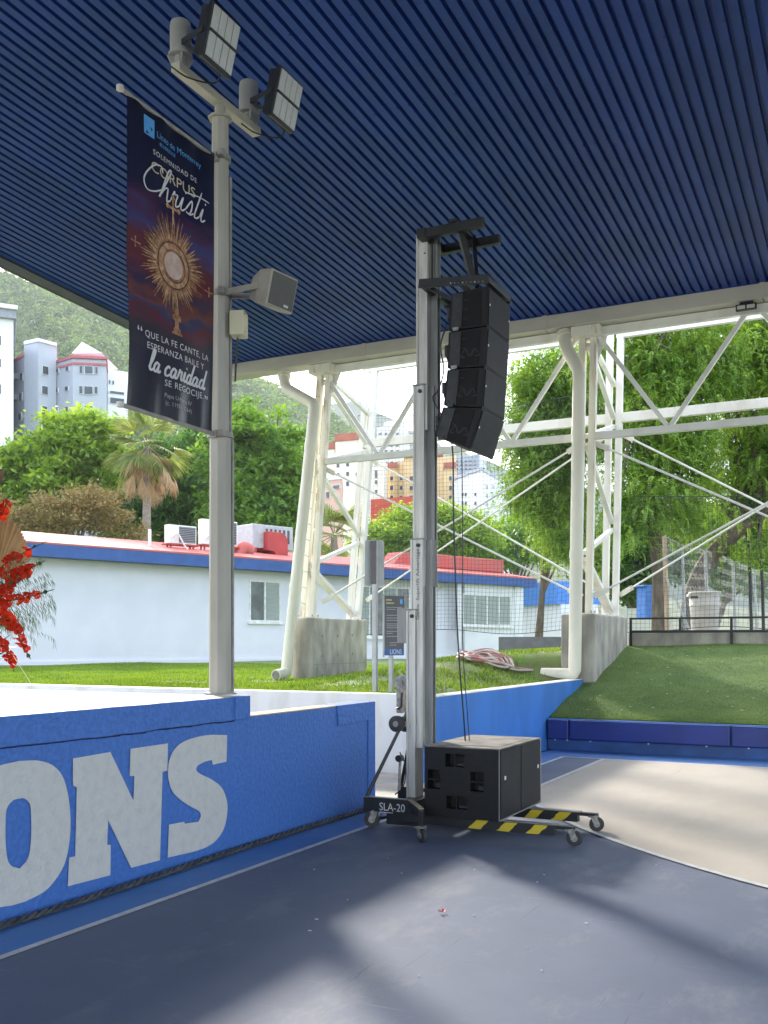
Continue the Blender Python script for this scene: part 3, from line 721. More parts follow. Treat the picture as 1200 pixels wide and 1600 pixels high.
for j in range(nv+1):
    for i in range(nu+1):
        y = BY0+(BY1-BY0)*i/nu; z = BZ1-(BZ1-BZ0)*j/nv; V.append(warp(0)(Vector((0, y, z))))
k = (nu+1)*(nv+1); V2 = [q+Vector((-.003, 0, 0)) for q in V]
F_ = [(j*(nu+1)+i, j*(nu+1)+i+1, (j+1)*(nu+1)+i+1, (j+1)*(nu+1)+i) for j in range(nv) for i in range(nu)]
mb = MB(); mb.add(V+V2, F_+[(a+k, d+k, c_+k, b+k) for a, b, c_, d in F_]); mb.build('cloth', M_banner, ban, smooth=True)
def bp(s, t): return Vector((BX, BY0+s*(BY1-BY0), BZ1-t*(BZ1-BZ0)))
UPZ, RY = Vector((0, 0, 1)), Vector((0, 1, 0))
M_pw = mat('print_white', (.62, .62, .62), .4, var=.03); M_pc = mat('print_champagne', (.55, .48, .34), .4, var=.05); M_pb = mat('print_sky', (.10, .36, .75), .4, var=.03)
def btext(s_, size, s, t, m, width=None, sp=1.0, shear=0): text_on('printed_text', s_, size, bp(s, t), RY, UPZ, m, ban, shear, sp, 'CENTER', warp(.003), width)
btext('Líceo de Monterrey', .062, .575, .083, M_pb, .52); btext('BLUERIDGE', .036, .44, .105, M_pb, .19)
lg = MB(); lg.bb((BX-.001, bp(.175, 0).y, bp(0, .095).z), (BX+.0, bp(.285, 0).y, bp(0, .035).z))
for q in lg.v: q.x = BX+bw(q.y, q.z)+.003 if q.x > BX-.0005 else BX+bw(q.y, q.z)-.001
lg.build('printed_emblem_field', M_pb, ban)
em = MB().flat([[warp(.005)(bp(a, b)) for a, b in [(.19, .040), (.235, .050), (.265, .070), (.25, .078), (.235, .074), (.225, .090), (.19, .092), (.205, .075), (.195, .060)]]]); em.build('printed_emblem', mat('print_navy', (.01, .02, .07), .4), ban)
btext('SOLEMNIDAD DE', .050, .53, .145, M_pw, .50, 1.2)
btext('CORPUS', .105, .51, .202, M_pc, .50)
script_on('printed_script', 'Christi', .21, .72, bp(.50, .272), RY, UPZ, M_pw, ban, .0075, warp(.0045))
btext('QUE LA FE CANTE, LA', .066, .55, .752, M_pw, .74, 1.1)
btext('ESPERANZA BAILE Y', .066, .53, .788, M_pw, .66, 1.1)
script_on('printed_script', 'la caridad', .15, .66, bp(.54, .858), RY, UPZ, M_pw, ban, .011, warp(.0045))
btext('SE REGOCIJE.', .066, .63, .892, M_pw, .46, 1.1)
btext('‘', .14, .098, .770, M_pw); btext('‘', .14, .132, .770, M_pw); btext('’', .12, .892, .915, M_pw); btext('’', .12, .920, .915, M_pw)
M_pg = mat('print_grey', (.36, .35, .36), .4, var=.03)
btext('Papa Urbano IV', .044, .56, .930, M_pg, .32); btext('(c. 1195 – 1264)', .044, .57, .955, M_pg, .31)
# monstrance print: rays, rings, host, cross, stem (flat print following the cloth)
M_g1 = mat('print_gold', (.40, .21, .10), .45, col2=(.20, .085, .04), scale=30, lo=.35, hi=.65); M_g2 = mat('print_gold_pale', (.56, .36, .22), .45, col2=(.32, .16, .08), scale=24); M_g3 = mat('print_bronze', (.17, .08, .04), .45, col2=(.08, .035, .02), scale=24)
mc = bp(.505, .478); rg = random.Random(11)
def pr(pts, eps): return [warp(eps)(mc+RY*a*1.08+UPZ*b*1.06) for a, b in pts]
for M_, n_, eps, r0, r1 in ((M_g3, 60, .0025, .21, .29), (M_g1, 84, .0032, .20, .33), (M_g2, 56, .0040, .18, .30)):
    mb = MB()
    for k in range(n_):
        a = 2*math.pi*(k+rg.random()*.7)/n_; L = rg.uniform(r0, r1)+.03*abs(math.cos(2*a)); w = .010
        ca_, sa_ = math.cos(a), math.sin(a)
        mb.add(pr([(.11*ca_-w*sa_, .11*sa_+w*ca_), (.11*ca_+w*sa_, .11*sa_-w*ca_), (L*ca_+.002*sa_, L*sa_-.002*ca_), (L*ca_-.002*sa_, L*sa_+.002*ca_)], eps), [(0, 1, 2, 3)])
    mb.build('printed_rays', M_, ban)
def disc(r, m, eps, dx=0, dz=0, n=40): MB().flat([pr([(dx+r*math.cos(2*math.pi*k/n), dz+r*math.sin(2*math.pi*k/n)) for k in range(n)], eps)]).build('printed_disc', m, ban)
disc(.172, M_g1, .0050); disc(.160, M_g3, .0056); disc(.150, M_g2, .0062); disc(.118, M_g3, .0068); disc(.110, M_g1, .0074)
disc(.092, mat('print_host', (.62, .50, .44), .4, col2=(.50, .34, .28), scale=9), .0080)
def cross(dx, dz, sc, m, eps, rotd=0):
    c_, s_ = math.cos(R(rotd)), math.sin(R(rotd)); mb = MB()
    for (w, h, oy) in ((.016, .15, 0), (.09, .016, .02)):
        q = [(-w/2, oy-h/2), (w/2, oy-h/2), (w/2, oy+h/2), (-w/2, oy+h/2)]
        mb.add(pr([(dx+sc*(a*c_-b*s_), dz+sc*(a*s_+b*c_)) for a, b in q], eps+(.0006 if w > .05 else 0)), [(0, 1, 2, 3)])
    for (a, b) in ((0, .085), (-.05, .02), (.05, .02)):
        q = [(a+.016*math.cos(k), b+.016*math.sin(k)) for k in [i*.785 for i in range(8)]]
        mb.flat([pr([(dx+sc*(x*c_-y*s_), dz+sc*(x*s_+y*c_)) for x, y in q], eps+.0012)])
    mb.build('printed_cross', m, ban)
cross(.0, .37, 1.15, M_g2, .0046); cross(-.37, .03, .55, M_g2, .0046, 90); cross(.37, -.06, .55, M_g2, .0046, -90)
for a, b, w in ((-.28, -.33, .022), (-.33, -.37, .040), (-.37, -.42, .020), (-.42, -.45, .034), (-.45, -.465, .05)):
    MB().flat([pr([(-w+.02, a), (w+.02, a), (w*1.1+.02, b), (-w*1.1+.02, b)], .0046)]).build('printed_stem', M_g1, ban)

# ================================================================== SPEAKER LIFT
M_alu = mat('aluminium', (.56, .54, .50), .5, .25, var=.14, scale=7, bump=.12, bscale=40, stretch=(4, 4, .4), det=8)
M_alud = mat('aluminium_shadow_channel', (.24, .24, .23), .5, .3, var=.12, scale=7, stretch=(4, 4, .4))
M_rub = mat('caster_rubber', (.03, .03, .03), .7); M_zinc = mat('zinc', (.28, .27, .25), .5, .4, var=.3, scale=30)
lift = thing('speaker_lift', 'aluminium telescopic speaker lift on black wheeled base, mast raised', 'lift', (-3.45, 7.75, 0))
def section(xl, w, y0, z0, z1, dark=True):
    mb = MB()
    mb.bb((xl, y0, z0), (xl+.018, y0+.17, z1)); mb.bb((xl+.018, y0+.006, z0), (xl+w*.48, y0+.03, z1)); mb.bb((xl+w*.50, y0+.0, z0), (xl+w, y0+.03, z1))
    mb.bb((xl+.018, y0+.14, z0), (xl+w, y0+.17, z1)); mb.bb((xl+w-.012, y0+.03, z0), (xl+w, y0+.14, z1))
    s = mb.build('mast_section', M_alu, lift, bevel=.003)
    if dark:
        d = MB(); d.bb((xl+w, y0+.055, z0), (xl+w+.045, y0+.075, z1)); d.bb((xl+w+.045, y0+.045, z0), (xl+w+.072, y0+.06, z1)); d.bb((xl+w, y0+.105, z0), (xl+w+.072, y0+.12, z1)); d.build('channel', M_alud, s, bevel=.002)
    for z in (z1-.05,):
        MB().cyl((xl+w*.66, y0-.012, z), (xl+w*.66, y0+.004, z), .017, 12).build('bolt', M_rub, s, smooth=True)
    MB().box((xl+w/2, y0+.085, z1+.006), (w+.01, .18, .012)).build('top_plate', M_alud, s)
    return s
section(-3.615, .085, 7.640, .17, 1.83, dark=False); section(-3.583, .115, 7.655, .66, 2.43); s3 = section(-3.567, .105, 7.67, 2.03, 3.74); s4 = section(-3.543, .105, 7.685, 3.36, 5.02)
for z in (4.62, 4.86): MB().cyl((-3.455, 7.68, z), (-3.47, 7.69, z), .006, 8).build('rivet', M_rub, s4)
MB().box((-3.41, 7.725, 4.75), (.012, .01, .44)).build('slot', M_rub, s4)
text_on('mast_lettering', 'Genie  Superlift Advantage', .042, (-3.50, 7.652, 2.05), (0, 0, 1), (-1, 0, 0), mat('print_dark', (.02, .02, .03), .5), lift, 0, 1, 'CENTER', None, .60)
# bracket box on the fixed section, pulley housing
MB().bb((-3.71, 7.66, 1.55), (-3.622, 7.72, 1.85)).build('pulley_housing', M_alud, lift, bevel=.004)
# forks at the top
for y in (7.62, 8.0): MB().bb((-3.42, y-.03, 4.955), (-2.90, y+.03, 5.03)).build('fork', M_black, lift, bevel=.006)
MB().bb((-3.49, 7.58, 4.955), (-3.41, 8.04, 5.035)).build('carriage', M_black, lift, bevel=.006)
MB().bb((-3.45, 7.73, 4.60), (-3.38, 7.83, 4.95)).build('carriage_plate', M_alud, lift, bevel=.004)
MB().bb((-3.19, 7.57, 5.03), (-3.13, 8.04, 5.055)).build('hanger_bar', M_black, lift, bevel=.004)
for y in (7.63, 7.99): MB().bar((-3.14, y, 5.05), (-3.04, 7.79+(.03 if y > 7.8 else -.03), 4.55), .03, .055).build('hanger_strap', M_black, lift)
# base: side plates, legs, arms, braces
M_yel = mat('scuffed_yellow', (.50, .42, .16), .6, col2=(.25, .22, .15), scale=18)
def stripes():
    m = bpy.data.materials.new('hazard_stripes'); m.use_nodes = True; n, l = m.node_tree.nodes, m.node_tree.links; b = n['Principled BSDF']; b.inputs['Roughness'].default_value = .5
    co = n.new('ShaderNodeTexCoord'); sp = n.new('ShaderNodeSeparateXYZ'); l.new(co.outputs['Object'], sp.inputs[0])
    a = n.new('ShaderNodeMath'); a.operation = 'SUBTRACT'; l.new(sp.outputs[0], a.inputs[0]); l.new(sp.outputs[2], a.inputs[1])
    fr_ = n.new('ShaderNodeMath'); fr_.operation = 'PINGPONG'; fr_.inputs[1].default_value = .12; l.new(a.outputs[0], fr_.inputs[0])
    t = n.new('ShaderNodeTexNoise'); t.inputs['Scale'].default_value = 25; l.new(co.outputs['Object'], t.inputs['Vector'])
    ad = n.new('ShaderNodeMath'); ad.operation = 'MULTIPLY_ADD'; ad.inputs[1].default_value = .03; l.new(t.outputs[0], ad.inputs[0]); l.new(fr_.outputs[0], ad.inputs[2])
    r = n.new('ShaderNodeValToRGB'); r.color_ramp.interpolation = 'CONSTANT'; r.color_ramp.elements[0].color = (.56, .42, .02, 1); r.color_ramp.elements[1].color = (.012, .012, .013, 1); r.color_ramp.elements[1].position = .065
    l.new(ad.outputs[0], r.inputs[0]); l.new(r.outputs[0], b.inputs['Base Color']); return m
M_haz = stripes()
def caster(x, y, r, ang, parent, zt):
    ca_, sa_ = math.cos(ang), math.sin(ang); d = Vector((ca_, sa_, 0)); nrm = Vector((-sa_, ca_, 0)); p = Vector((x, y, r))
    mb = MB(); n = 22
    w = .017; prof = [(-w, r*.80), (-w*.9, r*.95), (0, r), (w*.9, r*.95), (w, r*.80)]
    k0 = 0
    for a_, rr in prof:
        for j in range(n):
            t = 2*math.pi*j/n; mb.v.append(p+nrm*a_+d*math.cos(t)*rr+Vector((0, 0, 1))*math.sin(t)*rr)
    for i in range(len(prof)-1):
        for j in range(n): mb.f.append((i*n+j, i*n+(j+1) % n, (i+1)*n+(j+1) % n, (i+1)*n+j))
    mb.f.append(tuple(range(n))); mb.f.append(tuple(range(4*n, 5*n)))
    wh_ = mb.build('caster_wheel', M_rub, parent, smooth=True)
    MB().cyl(p-nrm*(w+.004), p+nrm*(w+.004), r*.42, 14).build('hub', M_alud, wh_, smooth=True)
    fk = MB()
    for s in (-1, 1): fk.bar(p+nrm*s*(w+.010), Vector((x, y, zt))+nrm*s*(w+.010)-d*r*.45, .006, r*.75)
    fk.bb((x-.035-d.x*r*.45, y-.04-d.y*r*.45, zt-.012), (x+.04-d.x*r*.45, y+.04-d.y*r*.45, zt)); fk.build('caster_fork', M_zinc, parent)
for y, sgn in ((7.42, -1), (8.08, 1)):
    MB().bb((-3.90, y-.02, .135), (-3.46, y+.02, .255)).build('side_plate', M_black, lift, bevel=.004)
    MB().bb((-3.90, y-.022, .256), (-3.46, y+.022, .261)).build('plate_edge', M_alud, lift)
    MB().bb((-3.62, y-.03, .075), (-2.28, y+.03, .15)).build('leg', M_black, lift, bevel=.004)
    MB().bb((-2.95, y-.0335, .072), (-2.24, y+.0335, .146)).build('leg_sleeve', M_haz, lift, bevel=.003)
    MB().bb((-3.30, y-.035, .151), (-2.22, y+.035, .157)).build('leg_edge', M_alud, lift)
    MB().bb((-2.30, y-.03, .125), (-2.08, y+.03, .150)).build('leg_tip', M_black, lift, bevel=.004)
    a, b = Vector((-3.47, y, .215)), Vector((-3.21, y+sgn*.36, .215))
    MB().bar(a, b, .04, .075).build('outrigger', M_black, lift, bevel=.004)
    MB().bar(a+Vector((0, 0, .041)), b+Vector((0, 0, .041)), .044, .006).build('outrigger_top', M_yel, lift)
    MB().bar(b+Vector((0, 0, .02)), b+Vector((0, 0, -.10)), .045, .045).build('outrigger_foot', M_black, lift, bevel=.004)
    MB().tube(catmull([(-3.875, y, .255), (-3.86, y+(.01 if sgn < 0 else -.01), .30), (-3.64, 7.75+sgn*.10, .90), (-3.60, 7.75+sgn*.09, 1.04)], 5), .016, 8).build('brace', M_black, lift, smooth=True)
    caster(-3.83, y, .068, R(200 if sgn < 0 else 160), lift, .14)
    caster(-3.185, y+sgn*.40, .055, R(-35), lift, .125)
    caster(-2.09, y, .062, R(8 if sgn < 0 else 20), lift, .132)
MB().bb((-3.60, 7.45, .10), (-3.45, 8.05, .24)).build('cross_member', M_black, lift, bevel=.005)
MB().bb((-3.72, 7.47, .03), (-3.40, 7.62, .14)).build('base_skirt', M_black, lift, bevel=.005)
text_on('stencil', 'SLA-20', .092, (-3.63, 7.398, .155), (1, 0, 0), (0, 0, 1), M_pw, lift, 0, 1, 'CENTER', None, .235)
MB().bb((-3.75, 7.397, .137), (-3.53, 7.3985, .142)).build('stencil_rule', M_pw, lift)
# winch, crank and transport wheels on the back of the mast
w0 = PY(627, 1066, 7.70)
MB().cyl(w0+Vector((0, -.01, 0)), w0+Vector((0, .01, 0)), .066, 24).build('winch_disc', M_zinc, lift, smooth=True)
MB().cyl(w0+Vector((0, -.025, 0)), w0+Vector((0, .05, 0)), .022, 12).build('winch_hub', M_alud, lift, smooth=True)
MB().bb((-3.73, 7.68, .95), (-3.67, 7.78, 1.22)).build('winch_frame', M_zinc, lift, bevel=.006)
MB().bb((-3.735, 7.69, .98), (-3.70, 7.73, 1.10)).build('winch_gear_case', M_alud, lift, bevel=.006)
h0 = PY(628, 1082, 7.66)
MB().tube(catmull([h0, h0+Vector((-.004, 0, -.06)), h0+Vector((-.010, 0, -.12)), h0+Vector((-.05, 0, -.142))], 4), .010, 8).build('crank', M_black, lift, smooth=True)
for du, yy in ((620, 7.62), (634, 7.80)):
    q = PY(du, 1131, yy); MB().tube([q+Vector((0, -.022, 0)), q+Vector((0, -.016, 0)), q+Vector((0, .016, 0)), q+Vector((0, .022, 0))], [.058, .07, .07, .058], 22).build('transport_wheel', M_rub, lift, smooth=True)
    MB().cyl(q+Vector((0, -.027, 0)), q+Vector((0, .027, 0)), .026, 12).build('wheel_hub', M_alud, lift, smooth=True)
MB().tube([(-3.70, 7.7, .55), (-3.69, 7.66, .28)], .012, 6).build('lock_rod', M_zinc, lift)
MB().cyl((-3.70, 7.66, .56), (-3.70, 7.72, .56), .03, 12).build('lock_knob', M_black, lift, smooth=True)
MB().tube(catmull([(-3.665, 7.62, .62), (-3.60, 7.60, .5), (-3.62, 7.6, .34), (-3.70, 7.6, .26)], 6), .005, 6).build('winch_cable', M_black, lift)

# ================================================================== LINE ARRAY
M_cab = mat('cabinet_black', (.008, .008, .009), .5, spec=.3, var=.2, scale=40, bump=.25, bscale=220)
M_cab2 = mat('cabinet_panel', (.0055, .0055, .0065), .6, spec=.25, var=.2, scale=60, bump=.3, bscale=300)
M_grl = mat('front_grille', (.014, .015, .018), .6, spec=.25, var=.3, scale=5, col2=(.008, .009, .011), bump=.4, bscale=400)
M_rig = mat('rigging_plate', (.030, .030, .032), .45, .2, var=.2, scale=20); M_dot = mat('screw_white', (.7, .7, .7), .4); M_ava = mat('cabinet_logo', (.10, .10, .105), .45)
Y0, Y1 = 7.50, 8.03
fb = thing('fly_frame', 'black steel fly frame hanging from the lift forks above the speakers', 'frame', (-3.05, 7.78, 4.45))
for y in (Y0-.005, Y1+.01): MB().bar((-3.43, y, 4.535), (-2.82, y, 4.475), .012, .075).build('side_rail', M_rig, fb, bevel=.003)
for x, z in ((-3.40, 4.53), (-3.06, 4.50), (-2.84, 4.48)): MB().bar((x, Y0, z), (x, Y1, z), .05, .05).build('cross_rail', M_black, fb, bevel=.003)
for x in (-3.30, -2.98): MB().bar((x-.035, Y0-.0125, 4.524-.1*(x+3.3)), (x+.035, Y0-.0125, 4.517-.1*(x+3.3)), .003, .014).build('slot', M_rub, fb)
for k in range(9): MB().cyl((-3.14+.035*k, Y0-.016, 4.49-.004*k), (-3.14+.035*k, Y0-.008, 4.49-.004*k), .005, 6).build('pin', M_dot if k % 3 == 0 else M_zinc, fb)
MB().bar((-3.34, Y0+.05, 4.50), (-3.12, Y0+.07, 4.36), .012, .03).build('rear_link', M_black, fb)
Fp = [(-2.824, 4.425), (-2.830, 4.100), (-2.851, 3.775), (-2.873, 3.447), (-2.976, 3.121)]
Rp = [((-3.140, 4.405), (-3.162, 4.110)), ((-3.164, 4.095), (-3.176, 3.805)), ((-3.178, 3.790), (-3.210, 3.505)), ((-3.214, 3.490), (-3.290, 3.262))]
names = ['topmost black line array speaker, directly below the fly frame', 'second black line array speaker from the top of the hanging column', 'third black line array speaker from the top, with pale triangular logo', 'lowest black line array speaker, tilted furthest down']
for k in range(4):
    f0, f1 = Fp[k], Fp[k+1]; r0, r1 = Rp[k]
    f0 = (f0[0], f0[1]-.002); f1 = (f1[0], f1[1]+.002)
    t = thing('line_array_speaker', names[k], 'loudspeaker', ((f0[0]+r0[0])/2, (Y0+Y1)/2, f1[1]), 'line array speakers')
    MB().prism([(f0[0], Y0, f0[1]), (f1[0], Y0, f1[1]), (r1[0], Y0, r1[1]), (r0[0], Y0, r0[1])], (0, Y1-Y0, 0)).build('cabinet', M_cab, t, bevel=.004)
    def L(s, h): # s 0 front..1 rear ; h 0 top..1 bottom on the side face
        a = Vector((f0[0]+(r0[0]-f0[0])*s, 0, f0[1]+(r0[1]-f0[1])*s)); b = Vector((f1[0]+(r1[0]-f1[0])*s, 0, f1[1]+(r1[1]-f1[1])*s)); return a+(b-a)*h
    def quad(s0, s1, h0_, h1, y, th): return [L(s0, h0_)+Vector((0, y, 0)), L(s0, h1)+Vector((0, y, 0)), L(s1, h1)+Vector((0, y, 0)), L(s1, h0_)+Vector((0, y, 0))]
    sp_ = MB().prism(quad(.16, .64, .05, .95, Y0-.004, 0), (0, .006, 0)).build('side_panel', M_cab2, t, bevel=.003)
    MB().prism(quad(.02, .135, .03, .97, Y0-.012, 0), (0, .014, 0)).build('corner_post', M_cab, t, bevel=.004)
    rp = MB().prism(quad(.66, .93, .03, .97, Y0-.010, 0), (0, .012, 0)).build('rigging_plate', M_rig, t, bevel=.003)
    for h in (.10, .22, .36, .62, .76, .90):
        for s in (.72, .86):
            q = L(s, h); MB().cyl(q+Vector((0, Y0-.013, 0)), q+Vector((0, Y0-.008, 0)), .006, 6).build('hole', M_rub, rp)
    for h in (.25, .5, .75):
        MB().prism(quad(.52, .63, h-.012, h+.012, Y0-.0055, 0), (0, .002, 0)).build('vent_slot', M_rub, sp_)
    # rear horn-shaped handle
    arcp = [L(.93+.20*math.sin(math.pi*i/10)*(.6+.4*i/10), .02+.96*i/10) for i in range(11)]
    MB().prism([q+Vector((0, Y0+.03, 0)) for q in arcp], (0, Y1-Y0-.06, 0)).build('rear_cheek', M_cab2, t, bevel=.006)
    q = L(1.06, .5); MB().box(q+Vector((0, Y0+.02, 0)), (.03, .03, .09)).build('connector', M_black, t, bevel=.006)
    MB().prism([Vector((f0[0]+.001, Y0+.02, f0[1]-.012)), Vector((f1[0]+.001, Y0+.02, f1[1]+.012)), Vector((f1[0]+.001, Y1-.02, f1[1]+.012)), Vector((f0[0]+.001, Y1-.02, f0[1]-.012))], (.006, 0, 0)).build('front_grille', M_grl, t)
    for yy in (Y0+.02, Y1-.05):
        q = L(0, .45)+Vector((.008, yy+.015, 0)); MB().cyl(q, q+Vector((.004, 0, 0)), .009, 8).build('screw', M_dot, t)
    q = L(.80, 1.0); MB().box(q+Vector((0, Y0-.014, 0)), (.05, .012, .03)).build('link_pin', M_zinc if k in (0, 1) else M_rig, t, bevel=.003)
    if k >= 1:
        # triangular two-peak logo
        o0 = L(.40, .62); ux = (L(.30, .5)-L(.50, .5)).normalized(); uz = (L(.4, .3)-L(.4, .7)).normalized(); mb = MB()
        for seg in (((-.085, -.03), (-.045, .03), (-.012, -.03)), ((-.030, .03), (.0, -.03), (.030, .03)), ((.012, -.03), (.045, .03), (.085, -.03)), ((-.085, -.03), (-.05, -.03)), ((.05, -.03), (.085, -.03))):
            for p0, p1 in zip(seg[:-1], seg[1:]):
                a = o0+ux*p0[0]+uz*p0[1]+Vector((0, Y0-.0055, 0)); b = o0+ux*p1[0]+uz*p1[1]+Vector((0, Y0-.0055, 0)); mb.bar(a, b, .002, .011, up=ux.cross((b-a).normalized()) if False else (0, -1, 0))
        mb.v = [Vector((q.x, min(max(q.y, Y0-.0062), Y0-.0035), q.z)) for q in mb.v]
        mb.build('logo', M_ava, t)
# signal cables
for pts, lab in (([(-3.22, 7.60, 4.2), (-3.27, 7.58, 4.02), (-3.25, 7.6, 3.82), (-3.30, 7.60, 3.66), (-3.36, 7.62, 3.60), (-3.28, 7.63, 3.45), (-3.20, 7.66, 3.2), (-3.195, 7.68, 2.6), (-3.165, 7.70, 1.6), (-3.13, 7.75, .90), (-3.13, 7.78, .72)], 'black speaker cable hanging from the array down to the subwoofer, left strand'), ([(-3.19, 7.7, 4.0), (-3.22, 7.68, 3.7), (-3.14, 7.70, 3.3), (-3.13, 7.72, 2.6), (-3.135, 7.73, 1.6), (-3.11, 7.78, .95), (-3.10, 7.8, .72)], 'thin black speaker cable hanging from the array down to the subwoofer, right strand')):
    o = MB().tube(catmull(pts, 6), .0065 if 'left' in lab else .004, 6).build('speaker_cable', M_black, smooth=True); tag(o, lab, 'cable')

# ================================================================== SUBWOOFER
sx0, sx1, sy0, sy1, sz0, sz1 = -3.30, -2.66, 7.32, 8.36, .160, .715
sub = thing('subwoofer', 'large black subwoofer box with four port openings lying on the lift legs', 'subwoofer', ((sx0+sx1)/2, (sy0+sy1)/2, sz0))
M_dust = mat('dusty_top', (.24, .215, .185), .8, col2=(.10, .095, .088), scale=5, lo=.35, hi=.6, det=9)
import bmesh
# front baffle with four real openings
holes = [(-3.075, .665, .13, .105), (-3.235, .50, .10, .145), (-2.90, .50, .105, .145), (-3.055, .305, .155, .10)]
holes = [(-3.035, .615, .165, .105), (-3.215, .455, .11, .155), (-2.845, .455, .115, .155), (-3.02, .28, .175, .105)]
xs_ = sorted(set([sx0, sx1]+[h[0]-h[2]/2 for h in holes]+[h[0]+h[2]/2 for h in holes])); zs_ = sorted(set([sz0, sz1]+[h[1]-h[3]/2 for h in holes]+[h[1]+h[3]/2 for h in holes]))
mb = MB()
for i in range(len(xs_)-1):
    for j in range(len(zs_)-1):
        cx, cz = (xs_[i]+xs_[i+1])/2, (zs_[j]+zs_[j+1])/2
        if any(abs(cx-h[0]) < h[2]/2 and abs(cz-h[1]) < h[3]/2 for h in holes): continue
        mb.add([(xs_[i], sy0, zs_[j]), (xs_[i+1], sy0, zs_[j]), (xs_[i+1], sy0, zs_[j+1]), (xs_[i], sy0, zs_[j+1])], [(0, 1, 2, 3)])
for (x, z, w, h) in holes:
    a = [(x-w/2, z-h/2), (x+w/2, z-h/2), (x+w/2, z+h/2), (x-w/2, z+h/2)]
    mb.add([(p, sy0, q) for p, q in a]+[(p, sy0+.10, q) for p, q in a], [(0, 4, 5, 1), (1, 5, 6, 2), (2, 6, 7, 3), (3, 7, 4, 0), (4, 7, 6, 5)])
mb.build('front_baffle', M_cab, sub)
for (x, z, w, h) in holes:
    if w > h: MB().bb((x-.006, sy0-.002, z-h/2), (x+.006, sy0+.02, z+h/2)).build('port_bar', M_cab, sub); MB().bb((x+.01, sy0+.03, z-h/2+.004), (x+w/2-.01, sy0+.06, z-h/2+.03)).build('handle', M_rig, sub, bevel=.004)
    else: MB().bb((x-w/2, sy0-.002, z-.006), (x+w/2, sy0+.02, z+.006)).build('port_bar', M_cab, sub); MB().bb((x+.0, sy0+.03, z-h/2+.006), (x+w/2-.012, sy0+.06, z-h/2+.045)).build('handle', M_rig, sub, bevel=.004)
mb = MB(); mb.bb((sx0, sy0+.12, sz0), (sx1, sy1, sz1-.001)); mb.bb((sx0, sy0+.002, sz0), (sx0+.012, sy0+.12, sz1-.001)); mb.bb((sx1-.012, sy0+.002, sz0), (sx1, sy0+.12, sz1-.001)); mb.bb((sx0, sy0+.002, sz1-.012), (sx1, sy0+.12, sz1-.001)); mb.bb((sx0, sy0+.002, sz0), (sx1, sy0+.12, sz0+.012))
mb.build('cabinet', M_cab, sub)
MB().bb((sx0-.004, sy0-.002, sz1), (sx1+.004, sy1+.004, sz1+.010)).build('top_panel', M_dust, sub, bevel=.003)
MB().bb((sx0+.05, sy0+.12, sz1+.0105), (sx1-.05, sy1-.10, sz1+.013)).build('top_skid_panel', M_dust, sub)
for (ya, yb) in ((sy0+.02, sy0+.50), (sy0+.515, sy1-.015)): MB().bb((sx1, ya, sz0+.02), (sx1+.006, yb, sz1-.01)).build('side_panel', M_grl, sub, bevel=.002)
for yy in (sy0+.10, sy1-.10): MB().bb((sx1+.006, yy, .47), (sx1+.009, yy+.035, .50)).build('label', M_dot, sub)
M_edge = mat('worn_edge', (.22, .21, .20), .6)
MB().bb((sx1-.004, sy0-.003, sz0), (sx1+.003, sy0+.002, sz1)).build('edge_trim', M_edge, sub); MB().bb((sx1, sy0, sz0-.002), (sx1+.007, sy1, sz0+.008)).build('edge_trim', M_edge, sub)
MB().bb((sx1-.002, sy1-.03, sz0-.003), (sx1+.004, sy1+.012, sz1)).build('edge_trim', M_edge, sub)

# ================================================================== SMALL THINGS ON THE COURT
rope = MB(); n = 420
for s in (0, 1):
    pts = []
    for i in range(n+1):
        y = -1+9.25*i/n; a = y*42+s*math.pi; xoff = .012*math.sin(y*1.7)
        pts.append((-4.235+xoff+.011*math.cos(a), y, .030+.011*math.sin(a)))
    rope.tube(pts, .013, 6)
o = rope.build('twisted_cable', mat('cable_grey', (.045, .048, .052), .6, var=.3, scale=30), smooth=True); tag(o, 'twisted black power cable lying along the foot of the blue stage wall', 'cable')
o = MB().tube(catmull([(-4.23, 8.25, .03), (-4.15, 8.3, .025), (-4.0, 7.9, .025), (-3.85, 7.6, .05), (-3.72, 7.55, .08)], 6), .012, 6).build('cable_tail', M_black, smooth=True); tag(o, 'black cable end looping from the stage wall to the lift base', 'cable')
q = ground(691, 1428); mb = MB()
for k in range(4):
    a = k*1.3; mb.add([q+Vector((0, 0, .008)), q+Vector((.022*math.cos(a), .022*math.sin(a), .022)), q+Vector((.03*math.cos(a+.4), .03*math.sin(a+.4), .012)), q+Vector((.02*math.cos(a+.8), .02*math.sin(a+.8), .025))], [(0, 1, 2, 3)])
tag(mb.build('fallen_petal', mat('red_petal', (.60, .05, .03), .6)), 'small red fallen petal alone on the slate court', 'petal')
mb = MB(); rg = random.Random(9)
for k in range(16):
    q = ground(rg.uniform(480, 1100), rg.uniform(1340, 1570)); mb.box(q+Vector((0, 0, .006)), (.006+.014*rg.random(), .006, .004), Matrix.Rotation(rg.uniform(0, 3), 3, 'Z'))
o = mb.build('litter_specks', mat('speck', (.55, .55, .52), .8)); o['kind'] = 'stuff'; o['label'] = 'tiny pale litter specks on the slate court'; o['category'] = 'litter'

